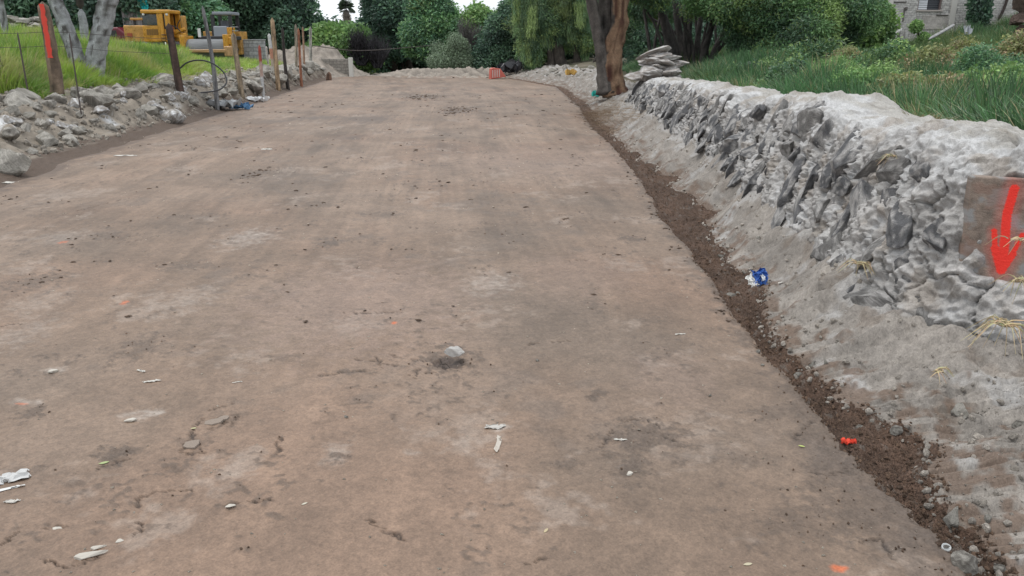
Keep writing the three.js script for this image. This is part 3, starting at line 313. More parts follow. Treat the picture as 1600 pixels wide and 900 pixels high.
// ---------------------------------------------------------------- shapes for plants, posts and litter
function limb(pts, r0, r1, { radial = 9, rough = 0.12, segs, cap = true, color = () => [0.2, 0.18, 0.16], square = false, flare = 0 } = {}) {
  const cv = new THREE.CatmullRomCurve3(pts), L = cv.getLength(), S = segs || Math.max(6, Math.round(L * 6)); const g = new THREE.TubeGeometry(cv, S, 1, radial, false), p = g.attributes.position, uv = g.attributes.uv, col = new Float32Array(p.count * 3), v = V(0, 0, 0), c = V(0, 0, 0);
  for (let j = 0; j <= S; j++) { cv.getPointAt(j / S, c); const u = j / S; let r = lerp(r0, r1, u) * (1 + flare * Math.exp(-u * 9)); if (cap && (j === S || j === 0)) r *= 0.02; else if (cap && j === S - 1) r *= 0.95;
    for (let i = 0; i <= radial; i++) { const k = j * (radial + 1) + i; v.fromBufferAttribute(p, k).sub(c); const a = i / radial * 6.283, n = fbm3(c.x * 1.5 + Math.cos(a) * 1.3, c.y * 2.2, c.z * 1.5 + Math.sin(a) * 1.3, 3); let q = r * (1 + rough * 2 * n); if (square) q *= 1 / Math.max(Math.abs(Math.cos(a + 0.785)), Math.abs(Math.sin(a + 0.785))) * 0.85; v.multiplyScalar(q); p.setXYZ(k, c.x + v.x, c.y + v.y, c.z + v.z); uv.setXY(k, u * L, i / radial * 6.28 * r0); const o = color(u, a, n, c); col[k * 3] = o[0]; col[k * 3 + 1] = o[1]; col[k * 3 + 2] = o[2]; } }
  g.setAttribute('color', new THREE.BufferAttribute(col, 3)); g.computeVertexNormals(); return g;
}
const barkM = matOf(stoneTex, 1 / 0.4, 0.03, 0.92);
const bark = (r, g, b) => (u, a, n, c) => { const k = 1 + 0.9 * n + 0.45 * n3(a * 2.5, c.y * 1.3, c.x); return [r * k, g * k, b * k]; };
const leafM = new THREE.MeshPhysicalMaterial({ roughness: 0.85, side: THREE.DoubleSide, transmission: 0.35, thickness: 0 });
function sprig(seed, n, len, wid, hang = 0) {
  const r = rng(seed), pos = [], idx = [], d = V(0, 0, 0), s = V(0, 0, 0), c = V(0, 0, 0), up = V(0, 0, 0);
  for (let i = 0; i < n; i++) { do c.set(r() * 2 - 1, r() * 2 - 1, r() * 2 - 1); while (c.lengthSq() > 1); if (hang) { const st = i % 7; c.set(Math.cos(st * 2.4) * 0.4 * (0.3 + (st % 3) / 3), 1 - 2 * (i / n), Math.sin(st * 2.4) * 0.4); d.set((r() - 0.5) * 0.9, -0.8, (r() - 0.5) * 0.9).normalize(); } else d.set(r() - 0.5 + c.x * 0.5, r() * 0.7 - 0.45, r() - 0.5 + c.z * 0.5).normalize();
    s.set(r() - 0.5, (r() - 0.5) * 0.7, r() - 0.5).cross(d).normalize(); up.crossVectors(d, s); const l = len * (0.7 + 0.6 * r()), w = wid * (0.7 + 0.6 * r()), b = pos.length / 3;
    const put = (a, q, h) => pos.push(c.x + d.x * a + s.x * q + up.x * h, c.y + d.y * a + s.y * q + up.y * h, c.z + d.z * a + s.z * q + up.z * h); put(0, 0, 0); put(l * 0.45, w / 2, 0.12 * w); put(l, 0, -0.1 * l); put(l * 0.45, -w / 2, 0.12 * w); idx.push(b, b + 1, b + 2, b, b + 2, b + 3); }
  const g = new THREE.BufferGeometry(); g.setAttribute('position', new THREE.Float32BufferAttribute(pos, 3)); g.setIndex(idx); g.computeVertexNormals(); return g;
}
const SP = { broad: sprig(1, 95, 0.3, 0.17), fine: sprig(2, 130, 0.24, 0.09), hang: sprig(3, 84, 0.3, 0.07, 1), round: sprig(4, 60, 0.32, 0.27) };
function crown(parent, lobes, n, size, cols, kind, seed, { gaps = 0.5, flatten = 1, name = 'crown' } = {}) {
  const r = rng(seed), list = []; lobes = lobes.flatMap(([cx, cy, cz, rx, ry, rz, tint]) => { const out = [[cx, cy, cz, rx * 0.64, ry * 0.64, rz * 0.64, tint]]; for (let i = 0; i < 10; i++) { const a = r() * 6.28, e = (r() - 0.4) * 2.6, q = 0.6 + 0.55 * r(), k = (0.2 + 0.26 * r()) * (q > 1 ? 0.75 : 1); out.push([cx + Math.cos(a) * Math.cos(e) * rx * q, cy + Math.sin(e) * ry * q, cz + Math.sin(a) * Math.cos(e) * rz * q, rx * k, ry * k * 0.8, rz * k, tint]); } return out; }); const tot = lobes.reduce((a, l) => a + l[3] * l[4] * l[5], 0);
  for (const [cx, cy, cz, rx, ry, rz, tint] of lobes) { const k = Math.max(6, Math.round(n * rx * ry * rz / tot)), cl = [], v = V(0, 0, 0); const nc = Math.max(5, Math.round(k / 26));
    for (let i = 0; i < nc; i++) { do v.set(r() * 2 - 1, r() * 2 - 1, r() * 2 - 1); while (v.lengthSq() > 1); const q = v.length(); v.multiplyScalar(q ** -0.45 * (0.62 + 0.28 * r())); cl.push([v.x, v.y, v.z, 0.75 + 0.5 * r(), r()]); }
    for (let i = 0; i < k; i++) { const c = cl[i % nc]; do v.set(r() * 2 - 1, r() * 2 - 1, r() * 2 - 1); while (v.lengthSq() > 1); v.multiplyScalar(gaps * 0.72).add(V(c[0], c[1], c[2])); const s = size * (0.65 + 0.7 * r()); const cc = cols[Math.floor(c[4] * cols.length)]; const b = 2.3 * c[3] * (0.8 + 0.4 * r()); const col = C(cc[0] * b, cc[1] * b, cc[2] * b); if (tint) col.lerp(C(...tint), 0.5); list.push({ p: V(cx + v.x * rx, cy + v.y * ry, cz + v.z * rz), s: V(s, s * flatten, s), q: kind === 'hang' ? new THREE.Quaternion().setFromEuler(new THREE.Euler((r() - 0.5) * 0.7, r() * 6.28, (r() - 0.5) * 0.7)) : quat(r, 0.35), c: col }); } }
  return instances(name, SP[kind], leafM, list, '', '', { parent });
}
// lobes of a crown given as sightings: [px, py, rpx, rpy, tint?]
const lobesAt = (base, D, arr) => arr.map(([px, py, rx, ry, tint, dz = 0]) => { const c = P(px, py, D + dz), k = (D + dz) / FPX / 1.04; return [c.x - base.x, c.y - base.y, c.z - base.z, rx * k, ry * k, Math.min(rx, ry * 1.4) * k, tint]; });
function tree(name, label, category, px, D, { trunks = [], lobes, n, size, cols, kind = 'broad', seed, gaps, flatten, barkC = [0.12, 0.1, 0.085], group, h, extra }) {
  const b = P(px, 100, D); b.y = (h ?? groundAt(b.x, D)) - 0.05; const t = thing(name, label, category, [b.x, b.y, b.z], group), L = lobesAt(b, D, lobes);
  trunks.forEach(([pts, r0, r1]) => { const w = pts.map(([x, y, dz = 0]) => P(x, y, D + dz).sub(b)); w[0].y = Math.min(w[0].y, 0); part(t, 'trunk', limb(w, r0, r1, { color: bark(...barkC), flare: 0.5 }), barkM); });
  if (!trunks.length) { const g = [], cr = rng(seed); for (const l of L) g.push(limb([V(0, 0, 0), V(l[0] * 0.3, l[1] * 0.45, l[2] * 0.3), V(l[0], l[1], l[2])], 0.05 + 0.03 * l[4], 0.02, { color: bark(...barkC), radial: 6 })); g.forEach((q) => part(t, 'trunk', q, barkM)); }
  crown(t, L, n, size, cols, kind, seed, { gaps, flatten }); if (extra) crown(t, L, extra, size * 1.1, cols, 'fine', seed + 1, { gaps: 0.7 }); return t;
}
const GREEN = { dark: [[0.034, 0.07, 0.044], [0.046, 0.09, 0.05], [0.028, 0.058, 0.04]], mid: [[0.055, 0.12, 0.055], [0.08, 0.15, 0.058], [0.042, 0.095, 0.05]], lite: [[0.095, 0.17, 0.05], [0.075, 0.14, 0.045], [0.12, 0.185, 0.06]], grey: [[0.1, 0.135, 0.085], [0.085, 0.115, 0.075]], willow: [[0.085, 0.14, 0.06], [0.13, 0.18, 0.065], [0.05, 0.095, 0.05]], deep: [[0.04, 0.085, 0.036], [0.058, 0.115, 0.04], [0.032, 0.068, 0.035], [0.1, 0.15, 0.045]] };

// ---------------------------------------------------------------- trees at the end of the road
tree('broadleaf_tree', 'large dark broadleaf tree behind the road roller and block wall', 'tree', 400, 56, { seed: 21, n: 3000, size: 0.75, cols: GREEN.dark, trunks: [[[[395, 95], [398, 60], [400, 10]], 0.3, 0.2], [[[398, 60], [440, 30], [470, 20]], 0.14, 0.06]], lobes: [[395, -10, 80, 56], [450, 42, 46, 34], [500, 54, 26, 14], [330, 20, 50, 45], [370, 62, 60, 30], [462, -6, 26, 34], [440, 75, 40, 20], [320, 60, 40, 26]] });
tree('broadleaf_tree', 'mid green tree standing behind the yellow grader cab', 'tree', 290, 50, { seed: 22, n: 1000, size: 0.75, cols: GREEN.mid, trunks: [[[[290, 90], [288, 50], [285, 0]], 0.2, 0.12]], lobes: [[280, 10, 34, 32], [245, -8, 40, 22], [310, 40, 30, 30]] });
tree('broadleaf_tree', 'dark tree behind the whitewashed trunks and stone heap', 'tree', 80, 47, { seed: 23, n: 1100, size: 0.8, cols: GREEN.dark, lobes: [[60, 0, 80, 20], [150, 4, 60, 26], [215, 0, 50, 22], [20, 8, 40, 18], [110, 22, 60, 14], [180, 26, 50, 14]] });
tree('leafy_shrub', 'bright yellow-green shrub beside the dirt mound below the palm', 'shrub', 515, 52, { seed: 24, n: 800, size: 0.6, cols: GREEN.lite, kind: 'round', lobes: [[505, 72, 26, 22], [535, 68, 26, 18], [520, 90, 34, 18], [555, 92, 22, 14]] });
{ // palm
  const D = 92, b = P(541, 60, D); b.y = 0; const t = thing('fan_palm', 'tall fan palm with a shaggy skirt of dead fronds against the sky', 'palm', [b.x, b.y, b.z]); const top = P(541, 14, D).sub(b); part(t, 'trunk', limb([V(0, 0, 0), V(0.05, top.y * 0.5, 0), top.clone()], 0.42, 0.32, { color: bark(0.19, 0.17, 0.15), segs: 24 }), barkM);
  const r = rng(5), fan = (dead) => { const pos = [], idx = []; for (let k = -4; k <= 4; k++) { const a = k * 0.2, c = Math.cos(a), s = Math.sin(a), o = pos.length / 3; pos.push(0.1 * s - 0.03, 0, 0.35 + 0.1 * c, 0.1 * s + 0.03, 0, 0.35 + 0.1 * c, s * 0.95 + 0.05, -0.05, 0.35 + c * 0.95, s * 1.25, dead ? -0.1 : -0.3, 0.35 + c * 1.2); idx.push(o, o + 1, o + 2, o, o + 2, o + 3); } pos.push(-0.02, 0, 0, 0.02, 0, 0, 0, 0.02, 0.5); const o = pos.length / 3 - 3; idx.push(o, o + 1, o + 2); const g = new THREE.BufferGeometry(); g.setAttribute('position', new THREE.Float32BufferAttribute(pos, 3)); g.setIndex(idx); g.computeVertexNormals(); return g; };
  const mk = (n, lo, hi, dead, sc, col, y0, y1, name) => { const l = []; for (let i = 0; i < n; i++) { const e = lerp(lo, hi, r()); l.push({ p: V(top.x, top.y + lerp(y0, y1, r()), top.z), s: sc * (0.8 + 0.4 * r()), q: new THREE.Quaternion().setFromEuler(new THREE.Euler(-e, r() * 6.28, 0, 'YXZ')), c: C(col[0], col[1], col[2]).multiplyScalar(0.7 + 0.6 * r()) }); } instances(name, fan(dead), leafM, l, '', '', { parent: t }); };
  mk(70, -0.5, 1.4, false, 0.6, [0.05, 0.085, 0.045], -0.1, 0.35, 'crown'); mk(110, -1.5, -0.8, true, 0.62, [0.2, 0.17, 0.13], -1.7, -0.1, 'dead_fronds');
}
tree('tall_tree', 'tall blue-green tree with dark trunks and sky showing through its crown', 'tree', 622, 59, { seed: 26, n: 2400, size: 0.7, cols: GREEN.dark, gaps: 0.55, trunks: [[[[612, 104], [620, 60], [628, 10], [622, -30]], 0.32, 0.16], [[[640, 104], [634, 70], [626, 40]], 0.24, 0.1], [[[606, 104], [590, 78], [565, 70]], 0.16, 0.08], [[[628, 10], [600, -5], [585, -10]], 0.1, 0.05]], lobes: [[625, -12, 44, 40], [598, 30, 20, 16], [590, 58, 24, 20], [640, 40, 40, 40], [612, 72, 36, 26], [612, -28, 45, 22]] });
tree('round_tree', 'rounded mid green tree with a yellowish upper edge', 'tree', 678, 54, { seed: 27, n: 1700, size: 0.62, cols: GREEN.mid, kind: 'broad', trunks: [[[[672, 106], [674, 80], [678, 40]], 0.2, 0.1]], lobes: [[680, 18, 32, 26], [672, 48, 34, 28], [694, 40, 24, 34], [666, 12, 14, 10, [0.2, 0.24, 0.04]], [682, 76, 34, 18]] });
tree('dark_thicket_tree', 'dark evergreen tree at the back of the thicket between palm and barricade', 'tree', 560, 66, { seed: 28, n: 1500, size: 0.8, cols: GREEN.dark, lobes: [[572, 74, 20, 18], [640, 90, 120, 22], [735, 88, 60, 22], [595, 84, 40, 24], [690, 84, 60, 22], [790, 84, 50, 24]] });
tree('leafy_shrub', 'pale grey-green shrub at the foot of the rounded tree', 'shrub', 702, 50, { seed: 29, n: 560, size: 0.42, cols: GREEN.grey, kind: 'fine', lobes: [[695, 92, 20, 18], [716, 84, 16, 20], [722, 98, 14, 10]] });
tree('leafy_tree', 'light green tree beyond the dead shrub under the open sky', 'tree', 760, 68, { seed: 30, n: 900, size: 0.8, cols: GREEN.lite, gaps: 0.6, lobes: [[755, 60, 44, 26], [790, 62, 34, 28], [725, 52, 22, 22], [742, 36, 14, 12], [770, 40, 16, 12]] });
tree('leafy_shrub', 'dark green shrub behind the red striped barricade', 'shrub', 785, 50.5, { seed: 31, n: 900, size: 0.5, cols: GREEN.dark, lobes: [[778, 66, 24, 30], [797, 46, 20, 28], [770, 92, 26, 16], [810, 80, 24, 28], [808, 14, 12, 14]] });
tree('pepper_tree', 'weeping pepper tree with hanging yellow-green foliage over a dark hollow', 'tree', 868, 46.5, { seed: 32, n: 2600, size: 0.4, flatten: 1.35, cols: GREEN.willow, kind: 'hang', extra: 2400, h: 0.1, trunks: [[[[880, 106], [872, 70], [865, 20]], 0.36, 0.2], [[[862, 106], [858, 70], [840, 20]], 0.22, 0.12], [[[903, 106], [900, 70], [905, 10]], 0.2, 0.12]], lobes: [[828, 20, 28, 44], [866, 2, 40, 34, [0.13, 0.17, 0.05]], [830, 72, 22, 30], [905, 18, 34, 40], [850, 30, 30, 26], [915, 60, 18, 26], [870, 40, 60, 24, null, 2.5], [880, -20, 60, 24]] });
tree('dark_thicket_tree', 'dense dark tree closing the hollow behind the pepper tree', 'tree', 890, 54, { seed: 33, n: 3000, size: 0.75, cols: GREEN.dark, lobes: [[890, 50, 70, 50], [950, 40, 70, 60], [1020, 50, 70, 60], [840, 90, 60, 22], [1090, 50, 70, 60], [1160, 50, 70, 60], [960, -20, 90, 30], [1080, -20, 90, 40]] });
{ // twiggy shrubs without leaves
  const twigs = (name, label, px, D, arr, n, col, seed, rad, group) => { const b = P(px, 100, D); b.y = groundAt(b.x, D) * (D < 47 ? 1 : 0); const t = thing(name, label, 'shrub', [b.x, b.y, b.z], group), r = rng(seed); const gs = [];
    for (const [lx, ly, rx, ry] of arr) for (let i = 0; i < n; i++) { const a = P(lx + (r() - 0.5) * rx * 0.5, ly + ry, D + (r() - 0.5) * 1.2).sub(b), e = P(lx + (r() - 0.5) * rx * 2, ly - ry * (1.3 * r() - 0.3), D + (r() - 0.5) * 2.4).sub(b), m = a.clone().lerp(e, 0.5).add(V((r() - 0.5) * 0.3, 0.15 * r(), (r() - 0.5) * 0.3)); const s = limb([a, m, e], rad * (0.6 + 0.8 * r()), 0.004, { radial: 4, segs: 5, color: bark(...col), cap: false }); gs.push(s); for (let k = 0; k < 3; k++) { const q = m.clone().lerp(e, r()), f = q.clone().add(V((r() - 0.5) * 0.7, 0.2 + 0.5 * r(), (r() - 0.5) * 0.7)); gs.push(limb([q, q.clone().lerp(f, 0.5).add(V(0, 0.06, 0)), f], rad * 0.45, 0.004, { radial: 3, segs: 3, color: bark(...col), cap: false })); } }
    const m = part(t, 'branches', mergeGeometries(gs), barkM); m.userData.kind = 'stuff'; return t; };
  twigs('bare_shrub', 'leafless grey-brown shrub of upright twigs between the green shrubs', 738, 52, [[738, 75, 26, 34], [732, 60, 18, 30], [750, 80, 16, 26]], 130, [0.2, 0.185, 0.175], 41, 0.03);
  twigs('bare_shrub', 'tangled blackish leafless shrub drooping beside the low concrete wall', 572, 51, [[565, 80, 26, 22], [590, 84, 22, 22], [560, 70, 14, 16]], 170, [0.05, 0.047, 0.055], 42, 0.035);
}

// ---------------------------------------------------------------- split trunk at the end of the wall
{
  const D = 22.5, b = P(953, 146, D); b.y = groundAt(b.x, D) - 0.1; const t = thing('split_trunk_tree', 'old tree with three trunks, one stripped of bark to red-brown wood, beside the slab pile', 'tree', [b.x, b.y, b.z]); const q = (x, y, dz = 0) => P(x, y, D + dz).sub(b);
  const gb = bark(0.17, 0.15, 0.135);
  part(t, 'trunk', limb([q(950, 150), q(943, 100), q(934, 50), q(924, 0), q(915, -60)], 0.2, 0.13, { color: gb, segs: 40, radial: 14, flare: 0.8 }), barkM);
  part(t, 'trunk', limb([q(952, 152, 0.25), q(950, 100, 0.3), q(947, 50, 0.3), q(947, 0, 0.3), q(948, -60, 0.2)], 0.26, 0.19, { color: gb, segs: 40, radial: 14, flare: 0.5 }), barkM);
  const strip = part(t, 'trunk', limb([q(962, 152), q(957, 115), q(959, 75), q(967, 40), q(968, 0), q(972, -60)], 0.27, 0.21, { rough: 0.2, segs: 60, radial: 22, flare: 0.35, color: (u, a, n, c) => { const bare = sm(0.05, 0.35, Math.sin(a * 1 + 2.2) + 0.8 * n + 0.25); const o = [0.18 * (1 + n), 0.155 * (1 + n), 0.135 * (1 + n)]; const w = n3(a * 3, c.y * 1.2, 4); mixc(o, [0.4 + 0.12 * w, 0.25 + 0.09 * w, 0.155 + 0.06 * w], bare); mixc(o, [0.13, 0.05, 0.035], bare * sm(0.15, 0.5, n3(a * 2, c.y * 0.9, 9))); return o; } }), barkM); strip.userData.label = 'trunk stripped of bark showing red-brown wood';
  part(t, 'broken_stub', limb([q(938, 80), q(931, 92), q(926, 98)], 0.07, 0.03, { color: gb }), barkM);
  crown(t, lobesAt(b, D, [[930, -110, 90, 40], [1000, -100, 80, 40]]), 500, 0.4, GREEN.mid, 'fine', 51);
}
{ // many-stemmed tree leaning over the wall
  const D = 25; const b = P(1085, 130, D); b.y = groundAt(b.x, D) - 0.1; const t = thing('many_stemmed_tree', 'tree with many slender dark stems and a wide leafy crown behind the wall', 'tree', [b.x, b.y, b.z]); const q = (x, y, dz = 0) => P(x, y, D + dz).sub(b), gb = bark(0.11, 0.1, 0.095), r = rng(61);
  const stems = [[[1012, 128], [1016, 90], [1010, 40], [1000, -20], 0.06], [[1024, 128], [1022, 80], [1030, 30], [1034, -20], 0.05], [[1116, 134], [1120, 90], [1118, 40], [1122, -10], 0.05], [[1126, 134], [1140, 95], [1148, 50], [1150, 0], 0.055], [[1134, 136], [1150, 100], [1172, 60], [1190, 20], 0.05], [[1044, 128], [1036, 80], [1024, 40], [1005, 10], 0.05], [[1100, 134], [1096, 80], [1106, 30], [1108, -20], 0.05], [[1084, 132], [1082, 70], [1066, 30], [1064, -20], 0.05], [[1058, 128], [1048, 80], [1040, 40], [1022, -20], 0.17], [[1062, 128], [1054, 70], [1038, 30], [1010, -10], 0.12], [[1068, 130], [1066, 80], [1058, 30], [1052, -30], 0.14], [[1075, 130], [1076, 80], [1078, 30], [1080, -30], 0.1], [[1082, 132], [1086, 90], [1092, 50], [1100, -20], 0.1], [[1090, 132], [1100, 85], [1112, 40], [1130, -20], 0.12], [[1098, 133], [1112, 90], [1128, 55], [1160, 0], 0.1], [[1086, 132], [1104, 100], [1138, 60], [1180, 20], 0.08], [[1072, 130], [1062, 60], [1044, 44], [1012, 25], 0.06], [[1104, 133], [1106, 95], [1103, 55], [1100, 40], 0.05], [[1078, 132], [1070, 60], [1072, 10], [1060, -20], 0.07], [[1094, 133], [1094, 90], [1088, 40], [1086, 0], 0.06], [[1110, 133], [1125, 100], [1150, 85], [1190, 70], 0.06], [[1066, 130], [1058, 95], [1040, 60], [1030, 48], 0.05]];
  stems.forEach((s) => { const dz = (r() - 0.5) * 1.6; part(t, 'stem', limb(s.slice(0, 4).map(([x, y]) => q(x, y, dz)), s[4] * 1.15, s[4] * 0.55, { color: gb, segs: 26, radial: 8 }), barkM); });
  crown(t, lobesAt(b, D, [[1130, -8, 70, 30, null, -1], [1210, 25, 66, 46, null, -2], [1280, 20, 60, 50, null, -2.5], [1200, 66, 42, 34, null, -2], [1250, 85, 60, 36, null, -3], [1235, 118, 56, 26, null, -4], [1170, 20, 40, 24, null, -2], [1010, -12, 40, 20, null, -1], [1320, 35, 34, 36, null, -2], [1010, 10, 36, 30, null, 3], [1060, 0, 50, 26, null, 3], [1325, -8, 34, 24, null, -1]]), 4800, 0.34, GREEN.deep, 'fine', 62, { gaps: 0.5 });
}
tree('leafy_shrub', 'shrub of rounded bright leaves against the house corner', 'shrub', 1345, 26, { seed: 63, n: 420, size: 0.34, cols: [[0.06, 0.12, 0.035], [0.09, 0.15, 0.04], [0.045, 0.085, 0.03]], kind: 'round', lobes: [[1345, 12, 26, 18], [1368, 34, 16, 16], [1362, 56, 20, 16], [1325, 50, 26, 24]] });
tree('leafy_shrub', 'dark shrub filling the shade behind the slab pile', 'shrub', 1000, 33, { seed: 64, n: 700, size: 0.5, cols: GREEN.dark, kind: 'fine', lobes: [[1000, 70, 30, 34], [1020, 100, 40, 16], [1060, 70, 50, 40], [1120, 80, 50, 40], [985, 35, 24, 24, [0.09, 0.13, 0.04]]] });
tree('leafy_shrub', 'low dark shrub under the many-stemmed tree beyond the wall', 'shrub', 1180, 19, { seed: 65, n: 700, size: 0.26, cols: GREEN.deep, kind: 'fine', lobes: [[1150, 138, 40, 18], [1200, 132, 44, 22], [1260, 138, 40, 18], [1100, 140, 30, 12]] });
tree('leafy_shrub', 'olive and brown weedy shrub on the grass slope below the house', 'shrub', 1515, 20, { seed: 66, n: 520, size: 0.24, cols: [[0.12, 0.13, 0.045], [0.1, 0.115, 0.05], [0.15, 0.12, 0.075]], kind: 'fine', lobes: [[1500, 98, 34, 20], [1540, 112, 30, 20], [1490, 122, 26, 14]] });
tree('vine', 'dark leafy vine climbing the house wall', 'plant', 1534, 30, { seed: 67, n: 160, size: 0.26, cols: GREEN.dark, kind: 'round', lobes: [[1532, 6, 6, 14], [1531, 24, 5, 10]] });
tree('leafy_shrub', 'yellow-green sapling on the slope in front of the house wall', 'shrub', 1440, 28, { seed: 68, n: 60, size: 0.15, cols: GREEN.lite, kind: 'round', lobes: [[1432, 42, 3, 3], [1442, 62, 8, 5], [1452, 68, 7, 4]] });

// ---------------------------------------------------------------- grass
function tuftGeo(seed, n, spread, bend, w) { const r = rng(seed), pos = [], idx = []; for (let i = 0; i < n; i++) { const a = r() * 6.28, q = spread * Math.sqrt(r()), x = Math.cos(a) * q, z = Math.sin(a) * q, h = 0.55 + 0.45 * r(), b = bend * (0.3 + r()), bx = Math.cos(a + r()) * b, bz = Math.sin(a + r()) * b, f = r() * 6.28, wx = Math.cos(f) * w, wz = Math.sin(f) * w, o = pos.length / 3; for (const [t, k] of [[0, 1], [0.5, 0.9], [0.85, 0.5]]) { const X = x + bx * t * t, Z = z + bz * t * t, Y = h * (t - 0.25 * b * t * t); pos.push(X - wx * k, Y, Z - wz * k, X + wx * k, Y, Z + wz * k); } pos.push(x + bx, h * (1 - 0.3 * b), z + bz); idx.push(o, o + 1, o + 2, o + 1, o + 3, o + 2, o + 2, o + 3, o + 4, o + 3, o + 5, o + 4, o + 4, o + 5, o + 6); } const g = new THREE.BufferGeometry(); g.setAttribute('position', new THREE.Float32BufferAttribute(pos, 3)); g.setIndex(idx); g.computeVertexNormals(); return g; }
const tuftA = tuftGeo(1, 26, 0.24, 0.32, 0.009), tuftB = tuftGeo(2, 32, 0.3, 0.5, 0.008);
{
  const r = rng(71), L = [], S = [], Rr = [];
  for (let i = 0; i < 26000; i++) { const d = 15.5 + 31 * r() ** 1.3, x = xf(d) + 0.4 - 17 * r() ** 1.1; if (x < -0.74 * d - 1) continue; const e = xf(d) + 0.4 - x, far = sm(27, 33, d), rich = fbm(x * 0.35, d * 0.35, 3); if (e < 0.45 + 0.5 * n2(x, d)) continue; if (far > 0.5 && x > -0.385 * d && r() < 0.75) continue; const h = (0.3 + 0.42 * sm(-0.4, 0.5, rich) + 0.12 * r()) * lerp(1, x < -0.4 * d ? 0.9 : 0.45, far) * sm(-0.2, 1.6, e) * (0.75 + 0.5 * r()); const dry = sm(0.1, 0.5, n2(x * 0.5 + 7, d * 0.5) + 0.3 * r() - 0.1) * 0.6; const c = C(0.35, 0.5, 0.075).multiplyScalar(0.7 + 0.6 * r()).lerp(C(0.5, 0.46, 0.2), dry).lerp(C(0.1, 0.26, 0.05), 0.6 * sm(0.0, 0.4, n2(x * 0.6 - 5, d * 0.6))).lerp(C(0.5, 0.44, 0.24), r() < 0.1 ? 0.8 : 0); L.push({ p: V(x, hillH(x, d) - 0.03, -d), s: V(1, h + 0.08, 1).multiplyScalar(1), q: new THREE.Quaternion().setFromEuler(new THREE.Euler(0, r() * 6.28, 0)), c }); }
  instances('tall_grass', tuftA, leafM, L, 'tall bright green grass covering the hillside behind the fence posts', 'grass');
  for (let i = 0; i < 30000; i++) { const d = 5 + 28 * r(), x = xE(d) + 0.9 + 20 * r() ** 1.2; if (x > 0.72 * d + 2) continue; const e = -wallAway(x, d) - 0.7; if (e < 0.35 + 0.3 * n2(x * 2, d * 2)) continue; if (x > 13.6 && d > 30.5) continue; const lush = fbm(x * 0.3 + 3, d * 0.3, 3); const h = (0.26 + 0.5 * sm(-0.3, 0.5, lush) + 0.22 * sm(0.2, 0.6, n2(x * 1.1, d * 1.1)) + 0.2 * r() * r()) * sm(0, 1.5, e); const olive = sm(0.0, 0.5, n2(x * 0.3 + 20, d * 0.3) + 0.25 * sm(9, 13, x - d * 0.1)) * 0.55; const c = C(0.075, 0.185, 0.065).multiplyScalar(0.4 + 1.0 * r()).lerp(C(0.26, 0.28, 0.09), olive * (0.4 + 0.6 * r())).lerp(C(0.42, 0.36, 0.2), r() < 0.07 ? 0.8 : 0); Rr.push({ p: V(x, fieldH(x, d) - 0.03, -d), s: V(1, h + 0.1, 1), q: new THREE.Quaternion().setFromEuler(new THREE.Euler(0, r() * 6.28, 0)), c }); }
  instances('lush_grass', tuftB, leafM, Rr, 'lush deep green grass on the slope between the stone wall and house', 'grass');
  for (let i = 0; i < 1500; i++) { const d = 4.2 + 5 * r(), a = 0.55 + 0.9 * r(), x = xB(d) + (d > 5 ? a : 0.4 + a), h = 0.05 + 0.08 * r(); S.push({ p: V(x, fieldH(x, d) - 0.01, -d), s: V(0.5, h, 0.5), q: new THREE.Quaternion().setFromEuler(new THREE.Euler(0, r() * 6.28, 0)), c: C(0.3, 0.25, 0.13).multiplyScalar(0.7 + 0.5 * r()).lerp(C(0.14, 0.17, 0.05), r() * 0.5) }); }
  instances('dry_grass', tuftA, leafM, S, 'short dry trampled grass along the back edge of the wall top', 'grass');
  // straw lying at the foot of the split trunk
  const straw = []; for (let i = 0; i < 420; i++) { const d = 15.5 + 5.5 * r(), x = xd(d) - 0.12 + 0.75 * r() ** 1.5; straw.push({ p: V(x, groundAt(x, d) + 0.015, -d), s: V(0.35, 0.5 + 0.4 * r(), 0.35), q: new THREE.Quaternion().setFromEuler(new THREE.Euler(1.35 + 0.2 * r(), r() * 6.28, 0, 'YXZ')), c: C(0.34, 0.25, 0.17).multiplyScalar(0.6 + 0.7 * r()) }); }
  instances('straw', tuftGeo(9, 3, 0.1, 0.3, 0.008), leafM, straw, 'brown fallen straw and needles below the split trunk', 'straw');
  // single tall weeds behind the wall and dry tufts on it
  const clump = (name, label, cat, p, n, len, col, seed, droop, w = 0.006, group) => { const q = rng(seed), gs = []; for (let i = 0; i < n; i++) { const a = q() * 6.28, l = len * (0.5 + 0.6 * q()), o = V(Math.cos(a), 0, Math.sin(a)), s = V((q() - 0.5) * 0.06, 0, (q() - 0.5) * 0.06); gs.push(limb([s, s.clone().addScaledVector(o, l * 0.25).add(V(0, l * 0.6 * (1 - droop), 0)), s.clone().addScaledVector(o, l * (0.4 + 0.4 * droop)).add(V(0, l * (0.95 - 1.5 * droop), 0))], w, w * 0.25, { radial: 3, segs: 6, cap: false, color: () => [col[0] * (0.7 + 0.6 * q()), col[1] * (0.8 + 0.4 * q()), col[2]] })); } const m = add(new THREE.Mesh(mergeGeometries(gs), new THREE.MeshStandardMaterial({ vertexColors: true, roughness: 0.8, side: THREE.DoubleSide })), name); m.position.copy(p); return tag(m, label, cat, group); };
  const onField = (px, D) => { const p = P(px, 180, D); p.y = fieldH(p.x, D); return p; };
